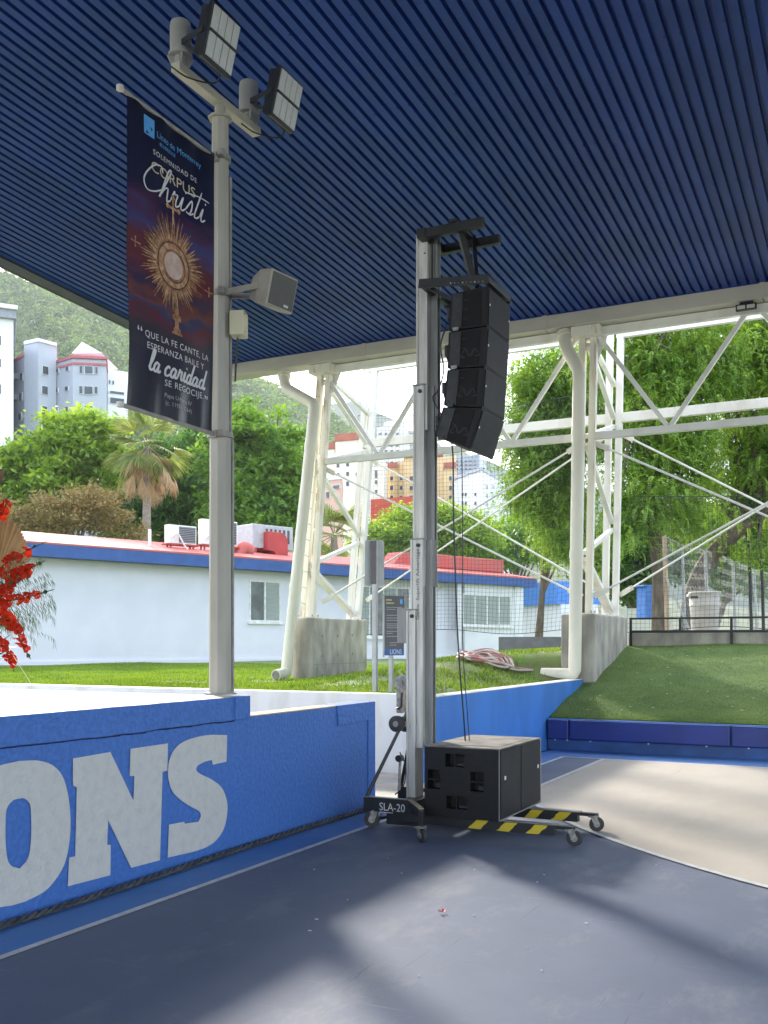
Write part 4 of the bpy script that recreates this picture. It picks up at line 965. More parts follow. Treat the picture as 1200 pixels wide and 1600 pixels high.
# ================================================================== FLOWERS ON THE STAGE
fl_c = P(-62, 1000, 5.9); fa = thing('flower_arrangement', 'red gladiolus arrangement with dried fan palm leaf in a pot at the left edge', 'flowers', (fl_c.x, fl_c.y, 1.152))
M_red = leafmat('gladiolus_red', (.26, .008, .003), (.58, .035, .008), scale=20, trans=.3, hue=.5, val=1.2)
M_stem = leafmat('flower_stem', (.03, .07, .02), (.07, .12, .04), scale=20, trans=.2)
M_dry = leafmat('dried_palm', (.22, .16, .09), (.34, .26, .15), scale=12, trans=.15)
M_fern = leafmat('fern_green', (.035, .07, .025), (.09, .13, .05), scale=10, trans=.3)
MB().lathe([(.09, 0), (.11, .02), (.135, .40), (.14, .42), (.125, .42), (.12, .38)], (fl_c.x, fl_c.y, 1.152), 20).build('pot', mat('clay_pot', (.20, .15, .12), .7, var=.2), fa, smooth=True)
camR = Vector((CA, SA, 0)); fwd = Vector((-SA, CA, 0))
def FP(u, v, dd=0): return P(u, v, 5.9+dd)
base_f = FP(-50, 985)
rg = random.Random(21)
def petal_cup(mb, p, r, d):
    """ruffled bloom: six broad rounded petals, each a small curved patch"""
    d = d.normalized(); a = d.cross(Vector((0, 0, 1)) if abs(d.z) < .9 else Vector((1, 0, 0))).normalized(); b = a.cross(d)
    for k in range(6):
        t = k*math.pi/3+rg.uniform(-.2, .2); L = r*rg.uniform(.95, 1.3); pts = [p]
        def q(ang, rad, h): return p+(a*math.cos(t+ang)+b*math.sin(t+ang))*rad*L+d*h*L
        j_ = lambda: rg.uniform(-.08, .08)
        pts += [q(-.5, .45, .42), q(0, .5, .34), q(.5, .45, .42), q(-.62, .85, .66+j_()), q(0, .95, .55+j_()), q(.62, .85, .66+j_()), q(-.3, 1.15, .62+j_()), q(.3, 1.15, .62+j_())]
        mb.add(pts, [(0, 1, 2), (0, 2, 3), (1, 4, 5, 2), (2, 5, 6, 3), (4, 7, 5), (5, 7, 8), (5, 8, 6)])
def glad(pts, n, label=None):
    c = catmull(pts, 8); MB().tube(c, [.006*(1-.6*i/len(c)) for i in range(len(c))], 6).build('flower_stem', M_stem, fa, smooth=True)
    bud = MB(); m_ = len(c)
    for k in range(n):
        s = .30+.66*k/n+rg.uniform(-.02, .02); i = min(m_-2, int(s*(m_-1))); q = c[i]; d = (c[i+1]-c[i]).normalized(); size = .031*(1.12-.55*s)*rg.uniform(.8, 1.15)
        for sg in ((-1, 1) if k % 3 else (1,)):
            side = (d.cross(fwd)).normalized()*sg; dd = (side*.9+d*.7-fwd*rg.uniform(.1, .8)).normalized()
            if s < .86:
                mb = MB(); petal_cup(mb, q+dd*.006, size, dd); mb.build('gladiolus_bloom', M_red, fa)
            else: bud.tube([q, q+dd*.012+d*.012, q+d*.03], [.004, .006, .001], 5)
    bud.build('buds', M_stem, fa)
glad([base_f, FP(-10, 900, -.1), FP(30, 868, -.15), FP(72, 846, -.2)], 7)
glad([base_f, FP(-20, 850), FP(4, 800), FP(12, 778, .05)], 9)
glad([base_f, FP(10, 910, -.2), FP(40, 892, -.3), FP(70, 876, -.35)], 8)
glad([base_f, FP(0, 945, -.2), FP(40, 934, -.3), FP(84, 921, -.35)], 9)
glad([base_f, FP(-5, 960, -.1), FP(22, 980, -.2), FP(36, 1010, -.25), FP(48, 1030, -.25)], 8)
glad([base_f, FP(-8, 1000, -.1), FP(12, 1022, -.2), FP(22, 1050, -.2)], 7)
glad([base_f, FP(-15, 930), FP(6, 925, -.2), FP(20, 905, -.25)], 7)
glad([base_f, FP(-30, 860), FP(-12, 800, -.1), FP(-4, 765, -.1)], 9)
# dried fan leaf: pleated blades
mb = MB(); o0 = FP(-8, 905, .12); n = 34
for k in range(n):
    a0 = R(18+112*k/n); a1 = R(18+112*(k+1)/n); am = (a0+a1)/2; L = .40-.10*abs(k/n-.45)
    def q(a, r, dz=0): return o0+camR*math.cos(a)*r*.62+Vector((0, 0, 1))*math.sin(a)*r+fwd*dz
    mb.add([o0, q(a0, L), q(am, L*1.03, .018), q(a1, L)], [(0, 1, 2), (0, 2, 3)])
mb.build('dried_fan_leaf', M_dry, fa)
# feathery ferns
mb = MB()
for k in range(40):
    a = base_f+camR*rg.uniform(.0, .12); b = FP(rg.uniform(10, 80), rg.uniform(860, 1000), rg.uniform(-.3, .1)); c = catmull([a, (a+b)/2+Vector((0, 0, .05)), b, b+Vector((0, 0, -.05))+camR*.02], 8)
    for i in range(3, len(c)-1):
        for s in (-1, 1):
            d = (c[i+1]-c[i]).normalized(); e = (d*.5+Vector((0, 0, -1))*.9+camR*s*.5*rg.random()).normalized(); L = .035+.03*rg.random()
            mb.add([c[i], c[i]+e*L*.5+d*.0022, c[i]+e*L, c[i]+e*L*.5-d*.0022], [(0, 1, 2, 3)])
mb.build('fern_fronds', M_fern, fa)
mb = MB()
for k in range(150):
    q = base_f+Vector((rg.uniform(-.06, .20), rg.uniform(-.1, .16), rg.uniform(-.16, .30))); e = Vector((rg.uniform(-1, 1), rg.uniform(-1, 1), rg.uniform(-.6, .6))).normalized(); s = e.cross(Vector((.3, .2, 1))).normalized()
    mb.add([q, q+e*.05+s*.018, q+e*.11, q+e*.05-s*.018], [(0, 1, 2, 3)])
mb.build('foliage_leaves', M_stem, fa)
MB().tube([FP(18, 1020, -.2), FP(52, 1074, -.5)], .0022, 5).build('loose_grass_stalk', mat('straw', (.65, .65, .40), .7), fa)
q = FP(-9, 742, .1); MB().tube([q+Vector((0, 0, -.3)), q+Vector((0, 0, -.055)), q+Vector((0, 0, -.035)), q+Vector((0, 0, 0)), q+Vector((0, 0, .035)), q+Vector((0, 0, .05))], [.006, .01, .045, .058, .048, .02], 14).build('dried_seed_head', mat('seed_head', (.16, .085, .045), .7, var=.2, scale=30), fa, smooth=True)

# ================================================================== SIGNS, HOSE, BIN, RAILING, FENCE
M_post = mat('sign_post', (.40, .40, .39), .45, .4, var=.1)
def sign_post(p, w): pass
s1 = thing('traffic_sign', 'grey back of a rounded rectangular sign on a post', 'sign', P(584, 1080, 12.9))
b = P(586, 1081, 12.9); tp = P(583, 845, 12.9)
MB().bb((b.x-.03, b.y-.03, .82), (b.x+.03, b.y+.03, tp.z-.01)).build('post', M_post, s1, bevel=.004)
M_sback = mat('sign_back', (.40, .42, .41), .5, .3, var=.06)
def rrect(cx, cz, w, h, r, n=5):
    o_ = []
    for (sx, sz, a0) in ((1, 1, 0), (-1, 1, 90), (-1, -1, 180), (1, -1, 270)):
        for k in range(n+1): a = R(a0+90*k/n); o_.append((cx+sx*(w/2-r)+r*math.cos(a), cz+sz*(h/2-r)+r*math.sin(a)))
    return o_
zc = P(583, 879, 12.9).z; rt = (camR*.98+fwd*.2).normalized(); nn = Vector((0, 0, 1)).cross(rt)
c0 = Vector((b.x, b.y, zc))
MB().prism([c0+rt*x+Vector((0, 0, z))+nn*.035 for x, z in rrect(0, 0, .255, .60, .04)], nn*.006).build('plate', M_sback, s1)
MB().bb((b.x-.036, b.y-.05, zc-.28), (b.x+.036, b.y-.029, zc+.28)).build('plate_channel', mat('channel_dark', (.09, .08, .08), .5), s1)
s2 = thing('rules_sign', 'dark grey court rules board with LIONS lettering on a short post', 'sign', P(611, 1082, 12.7))
b = P(611, 1082, 12.7); tl = P(600, 931, 12.7); br = P(630, 1024, 12.7)
MB().bb((b.x-.025, b.y-.025, .82), (b.x+.025, b.y+.025, br.z+.2)).build('post', M_post, s2, bevel=.004)
M_board = mat('rules_board', (.10, .10, .105), .5, var=.05)
c0 = (tl+br)/2; W_, H_ = .255, tl.z-br.z; fr_n = -nn
MB().prism([c0+rt*x+Vector((0, 0, z))-nn*.03 for x, z in ((-W_/2, -H_/2), (W_/2, -H_/2), (W_/2, H_/2), (-W_/2, H_/2))], -nn*.006).build('board', M_board, s2)
MB().prism([c0+rt*x+Vector((0, 0, z))-nn*.029 for x, z in ((-W_/2-.02, -H_/2-.02), (-W_/2, -H_/2-.02), (-W_/2, H_/2+.02), (-W_/2-.02, H_/2+.02))], -nn*.012).build('frame_edge', M_post, s2)
def bline(x0, x1, z, h, m, nm='printed_line'): MB().prism([c0+rt*a+Vector((0, 0, d_))-nn*.0385 for a, d_ in ((x0, z-h/2), (x1, z-h/2), (x1, z+h/2), (x0, z+h/2))], -nn*.001).build(nm, m, s2)
M_sy = mat('print_yellow', (.5, .45, .18), .5)
zt = H_/2
bline(-.105, -.03, zt-.055, .018, M_sy); bline(-.105, .0, zt-.095, .018, M_sy); bline(.075, .108, zt-.075, .06, M_pb, 'printed_badge')
for k, (z, l_) in enumerate(((.15, .2), (.175, .12), (.25, .19), (.285, .15), (.315, .17), (.36, .2), (.385, .16), (.41, .18), (.455, .17), (.48, .08), (.52, .19), (.60, .13), (.63, .09))): bline(-.10 if k < 11 else -.06, -.10+l_ if k < 11 else -.06+l_, zt-z, .008, M_pg)
bline(-.122, .122, -zt+.045, .075, mat('print_blue', (.03, .12, .35), .5), 'printed_band'); 
text_on('printed_text', 'LIONS', .085, c0+rt*.02+Vector((0, 0, -zt+.018))-nn*.0402, rt, (0, 0, 1), M_pw, s2, 0, 1, 'CENTER', None, .15)
# coil of hose on the mound
for k in range(140):                                  # where the sight line meets the mound
    hc = PY(757, 1036, 12+.05*k); hz = lawn_z(hc.x, hc.y)
    if hz >= hc.z: break
hose = thing('hose_coil', 'tangled coil of pink and white hose lying on the grass mound', 'hose', (hc.x, hc.y, hz))
rg = random.Random(5)
for nm, m_, k0 in (('pink_hose', mat('hose_pink', (.42, .17, .16), .5, var=.15), 0), ('white_hose', mat('hose_white', (.62, .55, .50), .5, var=.1), 1)):
    pts = []
    for k in range(110):
        a = k*.33+k0*1.1; r_ = .29+.08*math.sin(k*.21+k0)+rg.uniform(-.025, .025); x = hc.x+1.25*r_*math.cos(a)+.03*k0; y = hc.y+.9*r_*math.sin(a)
        pts.append((x, y, lawn_z(x, y)+.045+.0007*k+.012*math.sin(k*1.7)))
    pts += [(pts[-1][0]+.25, pts[-1][1]+.1, lawn_z(pts[-1][0]+.25, pts[-1][1]+.1)+.04), (hc.x+.75, hc.y+.25, lawn_z(hc.x+.75, hc.y+.25)+.035)]
    MB().tube(catmull(pts, 3), .018, 6).build(nm, m_, hose, smooth=True)

# black railing over the terrace wall
rl = thing('railing', 'black steel railing along the top of the turf bank', 'railing', (-4.1, 18.4, 1.5))
for z, h in ((2.0, .035), (1.76, .05)): MB().bb((-4.13, 18.33, z-h/2), (12, 18.37, z+h/2)).build('rail', M_black, rl)
for x in [-4.11+1.76*k for k in range(9)]: MB().bb((x-.022, 18.328, 1.47), (x+.022, 18.372, 2.02)).build('post', M_black, rl)
for x in [-4.11+.88+1.76*k for k in range(8)]: MB().bb((x-.018, 18.335, 1.78), (x+.018, 18.365, 1.985)).build('baluster', M_black, rl)
# bin
bn = P(1101, 985, 19.0); bin_ = thing('rubbish_bin', 'large pale grey plastic rubbish bin behind the black railing', 'bin', (bn.x, bn.y, 1.70))
M_bin = mat('bin_plastic', (.48, .46, .42), .6, var=.10, scale=5, bump=.15)
MB().lathe([(.235, 0), (.245, .02), (.275, .55), (.285, .56), (.285, .60), (.278, .61), (.283, .78), (.300, .785), (.305, .82), (.29, .83), (.275, .80), (.25, .1)], (bn.x, bn.y, 1.70), 28).build('tub', M_bin, bin_, smooth=True)
for s, ang in ((1, 205), (1, 25)):
    a = R(ang); d = Vector((math.cos(a), math.sin(a), 0)); MB().box(Vector((bn.x, bn.y, 2.46))+d*.30, (.06, .16, .05), Matrix.Rotation(a, 3, 'Z')).build('handle', M_bin, bin_, bevel=.012)
MB().box(P(1085, 933, 18.72), (.14, .03, .05), Matrix.Rotation(YAW, 3, 'Z')).build('handle_recess', mat('bin_dark', (.06, .06, .055), .7), bin_, bevel=.008)
# chain-link fence with pipe posts
fe = thing('chain_link_fence', 'chain link fence on grey pipe posts behind the rubbish bin', 'fence', P(1066, 965, 25))
M_wire = mat('fence_wire', (.35, .36, .36), .5, .5)
tops = [(1038, 838, 23.5, .055), (1066, 852, 25.0, .035), (1102, 858, 26.5, .045), (1145, 876, 29, .045), (1178, 890, 31.5, .045), (1213, 900, 34, .045), (1260, 912, 38, .045)]
prev = None
M_wood = mat('timber_post', (.36, .27, .18), .8, var=.2, scale=6, stretch=(1, 1, .2))
for k, (u, v, dd, r_) in enumerate(tops):
    p = P(u, v, dd); q = P(u+5, 968, dd); MB().tube([(q.x, q.y, 1.6), (p.x, p.y, p.z)], r_, 8).build('post', M_wood if k == 0 else M_wire, fe, smooth=True)
    if prev is not None:
        a0, a1 = prev; mb = MB(); L_ = (Vector((q.x, q.y, 0))-Vector((a1.x, a1.y, 0))).length; nn_ = max(4, int(L_/.11)); nz_ = 14
        def fp(s, t):
            lo = Vector((a1.x, a1.y, 1.68)).lerp(Vector((q.x, q.y, 1.68)), s); hi = a0.lerp(p, s); return lo.lerp(hi, t)
        for i in range(nn_):
            for sg in (0, 1):
                s0, s1_ = i/nn_, (i+1)/nn_
                pts = [fp(s0 if (j+sg) % 2 else s1_, j/nz_) for j in range(nz_+1)]; mb.tube(pts, .0026, 3, cap=False)
        mb.tube([a0, p], .018, 6); mb.build('wire_mesh', M_wire, fe)
    prev = (p, Vector((q.x, q.y, 1.68)))
MB().bar(P(1040, 900, 23.4), P(1080, 990, 23.2), .05, .05).build('prop', M_post, fe)
for k, (u, u2, lab) in enumerate(((1167, 1172, 'thin black post left of its pair under the right hand tree'), (1186, 1191, 'thin black post nearer the right edge under the tree'))):
    pst = MB().tube([P(u, 815, 27), P(u2, 905, 27), P(u2+2, 985, 27)], .045, 8).build('black_post', M_black, smooth=True); tag(pst, lab, 'post', 'black posts by the fence')
bb_ = thing('blue_container', 'bright blue open container beyond the railing near the pedestal', 'container', P(1020, 962, 27))
q = P(1016, 942, 27); MB().box(q, (.55, .5, .85), Matrix.Rotation(YAW+.3, 3, 'Z')).build('bin_body', mat('container_blue', (.06, .20, .60), .5), bb_, bevel=.02)
MB().box(q+Vector((-.05, 0, .45)), (.62, .56, .05), Matrix.Rotation(YAW+.3, 3, 'Z')).build('rim', mat('container_rim', (.07, .24, .66), .5), bb_, bevel=.01)
MB().bar(P(1031, 935, 26.4), P(1031, 962, 26.4), .02, .02).build('pale_pole', M_white, bb_)
q = P(828, 1004, 27.5); lw = MB().box((q.x, q.y, 1.2), (1.7, .3, 1.05), Matrix.Rotation(R(8), 3, 'Z')).build('grey_ramp_wall', mat('ramp_grey', (.13, .13, .14), .8, var=.1)); tag(lw, 'dark grey low wall at the crest of the grass mound', 'wall')
pt = thing('white_low_wall', 'pale low wall behind the railing left of the blue container', 'wall', P(985, 960, 30)); q = P(990, 962, 30); MB().box((q.x, q.y, 2.0), (2.2, .2, 1.2), Matrix.Rotation(YAW, 3, 'Z')).build('wall', M_white, pt)

# ================================================================== SCHOOL BUILDING
# the school stands turned 19.6 degrees from the court: it is set out in its own frame, then turned
SCH = R(19.6); XB = -29.85
_PX_court = PX
def PX(u, v, x):
    k = (u-600)/FPX; c_, s_ = math.cos(YAW+SCH), math.sin(YAW+SCH); dx, dy = k*c_-s_, k*s_+c_; d_ = x/dx
    return Vector((dx*d_, dy*d_, EYE+(HORIZON-v)/FPX*d_))
_before = set(o.name for o in bpy.data.objects)
M_bw = mat('school_wall', (.70, .70, .77), .7, var=.025, scale=1.2, bump=.25, bscale=14)
M_ww = mat('school_white_wall', (.74, .745, .77), .7, var=.04, scale=1.2)
M_red_roof = mat('red_roof_coating', (.52, .10, .085), .75, col2=(.44, .14, .12), scale=1.5, det=8)
M_fasc = mat('blue_fascia', (.035, .095, .30), .6, var=.10, scale=3)
M_frame = mat('window_frame', (.72, .73, .72), .4); M_glass = mat('window_glass', (.10, .12, .13), .08, var=.3, scale=2); M_blind = mat('window_blind', (.32, .36, .34), .5, var=.1, stretch=(1, .3, 12))
sb = thing('school_building', 'long low pale blue school building with red roof and blue fascia', 'building', (XB, 24, .85))
yE = PX(716, 960, XB).y; yF = PX(816, 960, XB+.4).y
MB().bb((XB-8, 4, .7), (XB, yE, 4.4)).build('wall', M_bw, sb)
MB().bb((XB-8, yE, .7), (XB+.4, yF, 4.4)).build('end_wall', M_ww, sb)
MB().bb((XB, 4, .7), (XB+.06, yE, .98)).build('plinth', M_bw, sb)
fz = lambda u, v: PX(u, v, XB+.5).z
for y0, y1 in ((4, yF+.8),): MB().bb((XB+.1, y0, 4.22), (XB+.65, y1, 4.60)).build('fascia', M_fasc, sb)
mb = MB(); mb.prism([(XB+.66, 4, 4.60), (XB+.66, 4, 4.66), (XB-4.2, 4, 5.50), (XB-7.8, 4, 5.6), (XB-7.8, 4, 4.4), (XB-.2, 4, 4.4)], (0, yF+.75-4, 0)); mb.build('roof', M_red_roof, sb)
MB().bb((XB-2.6, PX(660, 880, XB-2).y, 5.0), (XB-1.2, yF+.6, 5.62)).build('roof_parapet', M_red_roof, sb, bevel=.05)
mb = MB(); mb.prism([(XB-2.0, PX(610, 880, XB-2).y, 4.9), (XB-2.0, PX(630, 880, XB-2).y, 5.7), (XB-2.0, PX(665, 880, XB-2).y, 5.7), (XB-2.0, PX(690, 880, XB-2).y, 4.9)], (-1, 0, 0)); mb.build('roof_hump', M_red_roof, sb)
def window(u0, u1, v0, v1, xw, panes, blinds, frame_grow=.0):
    a, b = PX(u0, v0, xw), PX(u1, v1, xw); ya, yb, zt_, zb = a.y, b.y, PX((u0+u1)/2, v0, xw).z, PX((u0+u1)/2, v1, xw).z
    w = MB(); fw = .07
    w.bb((xw-.05, ya, zb), (xw+.03, ya+fw, zt_)); w.bb((xw-.05, yb-fw, zb), (xw+.03, yb, zt_)); w.bb((xw-.05, ya+fw, zt_-fw), (xw+.03, yb-fw, zt_)); w.bb((xw-.05, ya+fw, zb), (xw+.03, yb-fw, zb+fw))
    for k in range(1, panes): yy = ya+(yb-ya)*k/panes; w.bb((xw-.04, yy-.035, zb+fw), (xw+.025, yy+.035, zt_-fw))
    fr_o = w.build('window', M_frame, sb)
    for k in range(panes):
        p0, p1 = ya+(yb-ya)*k/panes+.05, ya+(yb-ya)*(k+1)/panes-.05
        MB().bb((xw+.001, p0, zb+.05), (xw+.008, p1, zt_-.05)).build('pane', M_blind if k in blinds else M_glass, fr_o)
        if k in blinds:
            nl = 9
            for j in range(nl): zz = zb+.08+(zt_-zb-.16)*(j+.5)/nl; MB().bb((xw+.008, p0+.02, zz-.06), (xw+.022, p1-.02, zz+.045)).build('louvre', M_blind, fr_o)
    MB().bb((xw, ya-.08, zb-.08), (xw+.09, yb+.08, zb)).build('sill', M_frame, fr_o)
window(389, 438, 907, 972, XB, 2, (1,))
window(555, 640, 916, 996, XB, 4, (0, 2))
window(722, 798, 929, 978, XB+.4, 4, (0, 1, 2, 3))
MB().bb((XB+.4, PX(714, 950, XB+.4).y, 1.3), (XB+.47, PX(722, 950, XB+.4).y-.12, 4.2)).build('pilaster', M_ww, sb); MB().bb((XB+.4, PX(803, 950, XB+.4).y, 1.3), (XB+.47, yF, 4.2)).build('pilaster', M_ww, sb)
b2 = thing('blue_annex', 'far pale annex with bright blue upper band beyond the school building', 'building', P(860, 985, 78))
q0, q1 = P(815, 985, 78), P(905, 985, 70); dd_ = (q1-q0).normalized(); 
MB().bar(Vector((q0.x, q0.y, 2.5)), Vector((q1.x, q1.y, 2.5)), 3, 3.6).build('wall', M_bw, b2); MB().bar(Vector((q0.x, q0.y, 5.1)), Vector((q1.x, q1.y, 5.1)), 3.6, 1.6).build('blue_band', mat('annex_blue', (.06, .22, .66), .6), b2)

# rooftop units
M_acw = mat('ac_white', (.75, .75, .73), .5, var=.04); M_acg = mat('ac_grille', (.07, .075, .08), .6); M_legs = mat('red_angle', (.42, .06, .05), .6); M_metal = mat('grey_sheet', (.42, .44, .46), .5, .2, var=.08)
def ac(u0, u1, v0, v1, xw, label, fullgrille):
    a = PX(u0, v1, xw); b = PX(u1, v1, xw); zt_ = PX((u0+u1)/2, v0, xw).z; zb = PX((u0+u1)/2, v1, xw).z; ya, yb = a.y, b.y
    t = thing('air_conditioner', label, 'air conditioner', (xw-.2, (ya+yb)/2, zb-.5), 'air conditioners on the school roof')
    MB().bb((xw-.32, ya, zb), (xw, yb, zt_)).build('casing', M_acw, t, bevel=.02)
    g0 = ya+(yb-ya)*(.36 if fullgrille else .72); MB().bb((xw, g0, zb+.05), (xw+.012, yb-.05, zt_-.05)).build('grille', M_acg, t)
    for k in range(9): zz = zb+.08+(zt_-zb-.16)*k/8; MB().bb((xw+.012, g0, zz-.006), (xw+.018, yb-.05, zz+.006)).build('grille_bar', M_metal, t)
    for yy in (ya+.1, yb-.1):
        for xx in (xw-.28, xw-.05): MB().bb((xx-.025, yy-.025, zb-.55), (xx+.025, yy+.025, zb)).build('leg', M_legs, t)
    MB().bb((xw-.34, ya-.1, zb-.06), (xw+.02, yb+.1, zb-.01)).build('stand_rail', M_legs, t)
    MB().tube(catmull([(xw+.02, ya+.1, zb+.2), (xw+.1, ya+.3, zb+.35), (xw+.12, ya+.6, zb-.1), (xw+.2, ya+.9, zb-.45)], 5), .03, 6).build('hose', M_acw, t, smooth=True)
    return t
ac(264, 307, 821, 850, XB-1.2, 'white air conditioner with dark grille on red legs, leftmost on the school roof', True)
ac(317, 371, 813, 852, XB-1.2, 'tall white air conditioner on the roof, half hidden by the lamp pole', False)
t = thing('rooftop_unit', 'grey rooftop unit with fat red curved duct on the school roof', 'air conditioner', PX(420, 868, XB-1.6))
a, b = PX(395, 862, XB-2.2), PX(458, 862, XB-2.2); zt_ = PX(425, 821, XB-2.2).z
MB().bb((XB-3.6, a.y, 5.35), (XB-2.2, b.y, zt_)).build('casing', M_metal, t, bevel=.03)
for k in range(6): yy = b.y-.25-.22*k; MB().bb((XB-2.2, yy-.05, zt_-.7), (XB-2.18, yy+.05, zt_-.15)).build('vent', M_acg, t)
p0, p1 = PX(419, 830, XB-1.9), PX(450, 830, XB-1.9); zb_ = 5.0; zt2 = p0.z; Ld = p1.y-p0.y
prof = [(p0.y, zt2-.75), (p0.y, zt2), (p0.y+Ld*.62, zt2)]+[(p0.y+Ld*.62+Ld*.38*math.sin(a), zt2-Ld*.38*(1-math.cos(a))) for a in (.4, .8, 1.2, 1.57)]+[(p1.y, zb_), (p0.y+Ld*.42, zb_), (p0.y+Ld*.42, zt2-1.0), (p0.y+Ld*.34, zt2-.80)]
MB().prism([(XB-1.9, a_, b_) for a_, b_ in prof], (-.9, 0, 0)).build('duct', mat('red_duct', (.42, .055, .05), .65, var=.1, scale=2), t, bevel=.06)
MB().tube(catmull([PX(372, 868, XB-1.4), PX(380, 856, XB-1.4), PX(392, 862, XB-1.4)], 5), .25, 10).build('low_duct', M_red_roof, t, smooth=True)
for yy in (a.y+.2, b.y-.3): MB().bb((XB-2.35, yy-.04, 4.9), (XB-2.25, yy+.04, 5.4)).build('leg', M_legs, t)
q = PX(234, 850, XB-1.3); o = MB().cyl((q.x, q.y, q.z-.4), (q.x, q.y, PX(234, 827, XB-1.3).z), .055, 10).build('vent_pipe', M_acw, smooth=True); tag(o, 'short white vent pipe standing on the red school roof', 'pipe')
for o in [q for q in bpy.data.objects if q.name not in _before and q.parent is None and q.name != b2.name]:
    o.location = Matrix.Rotation(-SCH, 3, 'Z') @ Vector(o.location); o.rotation_euler = (0, 0, -SCH)
PX = _PX_court

# ================================================================== FAR BUILDINGS
M_dkwin = mat('far_window', (.06, .07, .085), .15, var=.3, scale=.5)
def face_pt(p, q, s): return p+(q-p)*s
def block(name, label, corners, d_z0, walls, parts=()):
    pass
def facade(t, a, b, wins, m_win=None, fr_m=None, depth=.12):
    """a,b: (u, dist) of the facade's ends; wins: (u0,u1,v0,v1) rectangles met with that vertical plane"""
    A = P(a[0], 1005, a[1]); B = P(b[0], 1005, b[1]); e = (B-A); e.z = 0; e.normalize(); nrm = Vector((e.y, -e.x, 0))
    def hit(u, v):
        dx, dy = _dir(u, v); k = (A.x*nrm.x+A.y*nrm.y)/(dx*nrm.x+dy*nrm.y); return P(u, v, k)
    for (u0, u1, v0, v1) in wins:
        um = (u0+u1)/2; p0, p1 = hit(u0, v1), hit(u1, v1); zt_ = hit(um, v0).z; zb = hit(um, v1).z
        p0.z = p1.z = 0; c = (p0+p1)/2; w = (p1-p0).length; rot = Matrix((e, -nrm, Vector((0, 0, 1)))).transposed()
        o_ = MB().box(c+Vector((0, 0, (zt_+zb)/2))-nrm*.0, (w, depth*2, zt_-zb), rot).build('window', fr_m or M_frame, t)
        MB().box(c+Vector((0, 0, (zt_+zb)/2)), (w*.86, depth*2+.06, (zt_-zb)*.88), rot).build('pane', m_win or M_dkwin, o_)
def prism_building(t, pts, v_top, m, name='wall', z0=0):
    """pts: footprint as (u, dist); height from the first point's sight line"""
    poly = [P(u, 1005, d_) for u, d_ in pts]; zt_ = P(pts[0][0], v_top, pts[0][1]).z
    MB().prism([(q.x, q.y, z0) for q in poly], (0, 0, zt_-z0)).build(name, m, t); return zt_
def band(t, pts, z, h, out, m, name):
    poly = [P(u, 1005, d_) for u, d_ in pts]; c = sum(poly, Vector())/len(poly)
    MB().prism([((q.x-c.x)*out+c.x, (q.y-c.y)*out+c.y, z) for q in poly], (0, 0, h)).build(name, m, t)
M_far_w = mat('far_white', (.78, .80, .84), .7, var=.04, scale=.2); M_far_g = mat('far_grey_blue', (.44, .47, .53), .7, var=.06, scale=.2); M_cor = mat('far_cornice', (.45, .12, .14), .6); M_corg = mat('far_cornice_grey', (.30, .32, .38), .6)
M_far_t = mat('far_tan', (.68, .50, .26), .75, var=.06, scale=.2); M_far_c = mat('far_cream', (.74, .68, .56), .75, var=.05, scale=.2); M_far_s = mat('far_salmon', (.60, .38, .30), .75, var=.06, scale=.2); M_tile = mat('far_tile', (.36, .10, .06), .75, var=.15, scale=.6); M_far_r = mat('far_red', (.50, .06, .03), .7, var=.12, scale=.4); M_tower = mat('far_tower_grey', (.26, .30, .38), .45, var=.1, scale=.2)
t = thing('white_apartment_block', 'tall white apartment block at the left edge with grey cornice', 'building', P(0, 1005, 85))
pts = [(21, 85), (16, 104), (-140, 100), (-120, 82)]; z = prism_building(t, pts, 500, M_far_w); band(t, pts, z, .7, 1.05, M_corg, 'cornice'); band(t, pts, z+.7, .35, 1.08, M_far_w, 'cornice')
facade(t, (21, 85), (-120, 82), [(-12, 2, 524, 540), (-12, 2, 600, 616), (-12, 2, 560, 574)]); facade(t, (21, 85), (16, 104), [(15.8, 17.2, v, v+14) for v in (530, 564, 598, 632, 668)])
t = thing('grey_apartment_block', 'grey blue apartment block with dark red cornice below the hillside', 'building', P(100, 1005, 95))
pts = [(60, 95), (38, 96), (40, 112), (90, 112), (88, 96.5)]; z = prism_building(t, pts, 534, M_far_g, 'stair_tower'); band(t, pts, z, .3, 1.03, M_far_w, 'tower_coping')
pts = [(84, 97), (114, 95), (166, 95.5), (169, 108), (90, 112)]; z2 = prism_building(t, pts, 566, M_far_g, 'wall'); band(t, pts, z2-.8, .22, 1.02, M_cor, 'cornice'); band(t, pts, z2-.2, .25, 1.04, M_cor, 'cornice')
MB().prism([P(112, 552, 101), P(128, 534, 101), P(160, 552, 101)], fwd*6).build('gable', M_far_w, t)
pts = [(17, 100), (38, 97), (40, 112), (18, 114)]; z3 = prism_building(t, pts, 570, M_far_g, 'wing'); band(t, pts, z3, .3, 1.03, M_cor, 'cornice')
pts = [(168, 100), (200, 101), (200, 115), (170, 112)]; z4 = prism_building(t, pts, 577, M_far_w, 'balcony_wing')
facade(t, (60, 95), (88, 96.5), [(65, 75, 572, 586), (64, 74, 603, 617), (63, 73, 634, 649)])
facade(t, (84, 97), (114, 95), [(88, 93, 576, 583), (104, 109, 573, 580), (88, 92, 607, 614), (103, 108, 604, 611), (88, 92, 638, 645), (103, 108, 636, 643)])
facade(t, (114, 95), (166, 95.5), [(124.5, 129, 571.5, 584), (132, 146, 572, 585), (149, 153, 573, 585), (124, 129, 603, 616), (131, 146, 603.5, 617), (148, 153, 604, 616), (131, 146, 634, 648)])
facade(t, (17, 100), (38, 97), [(33, 37, 583, 596), (32, 36, 614, 627), (31, 35, 645, 657)])
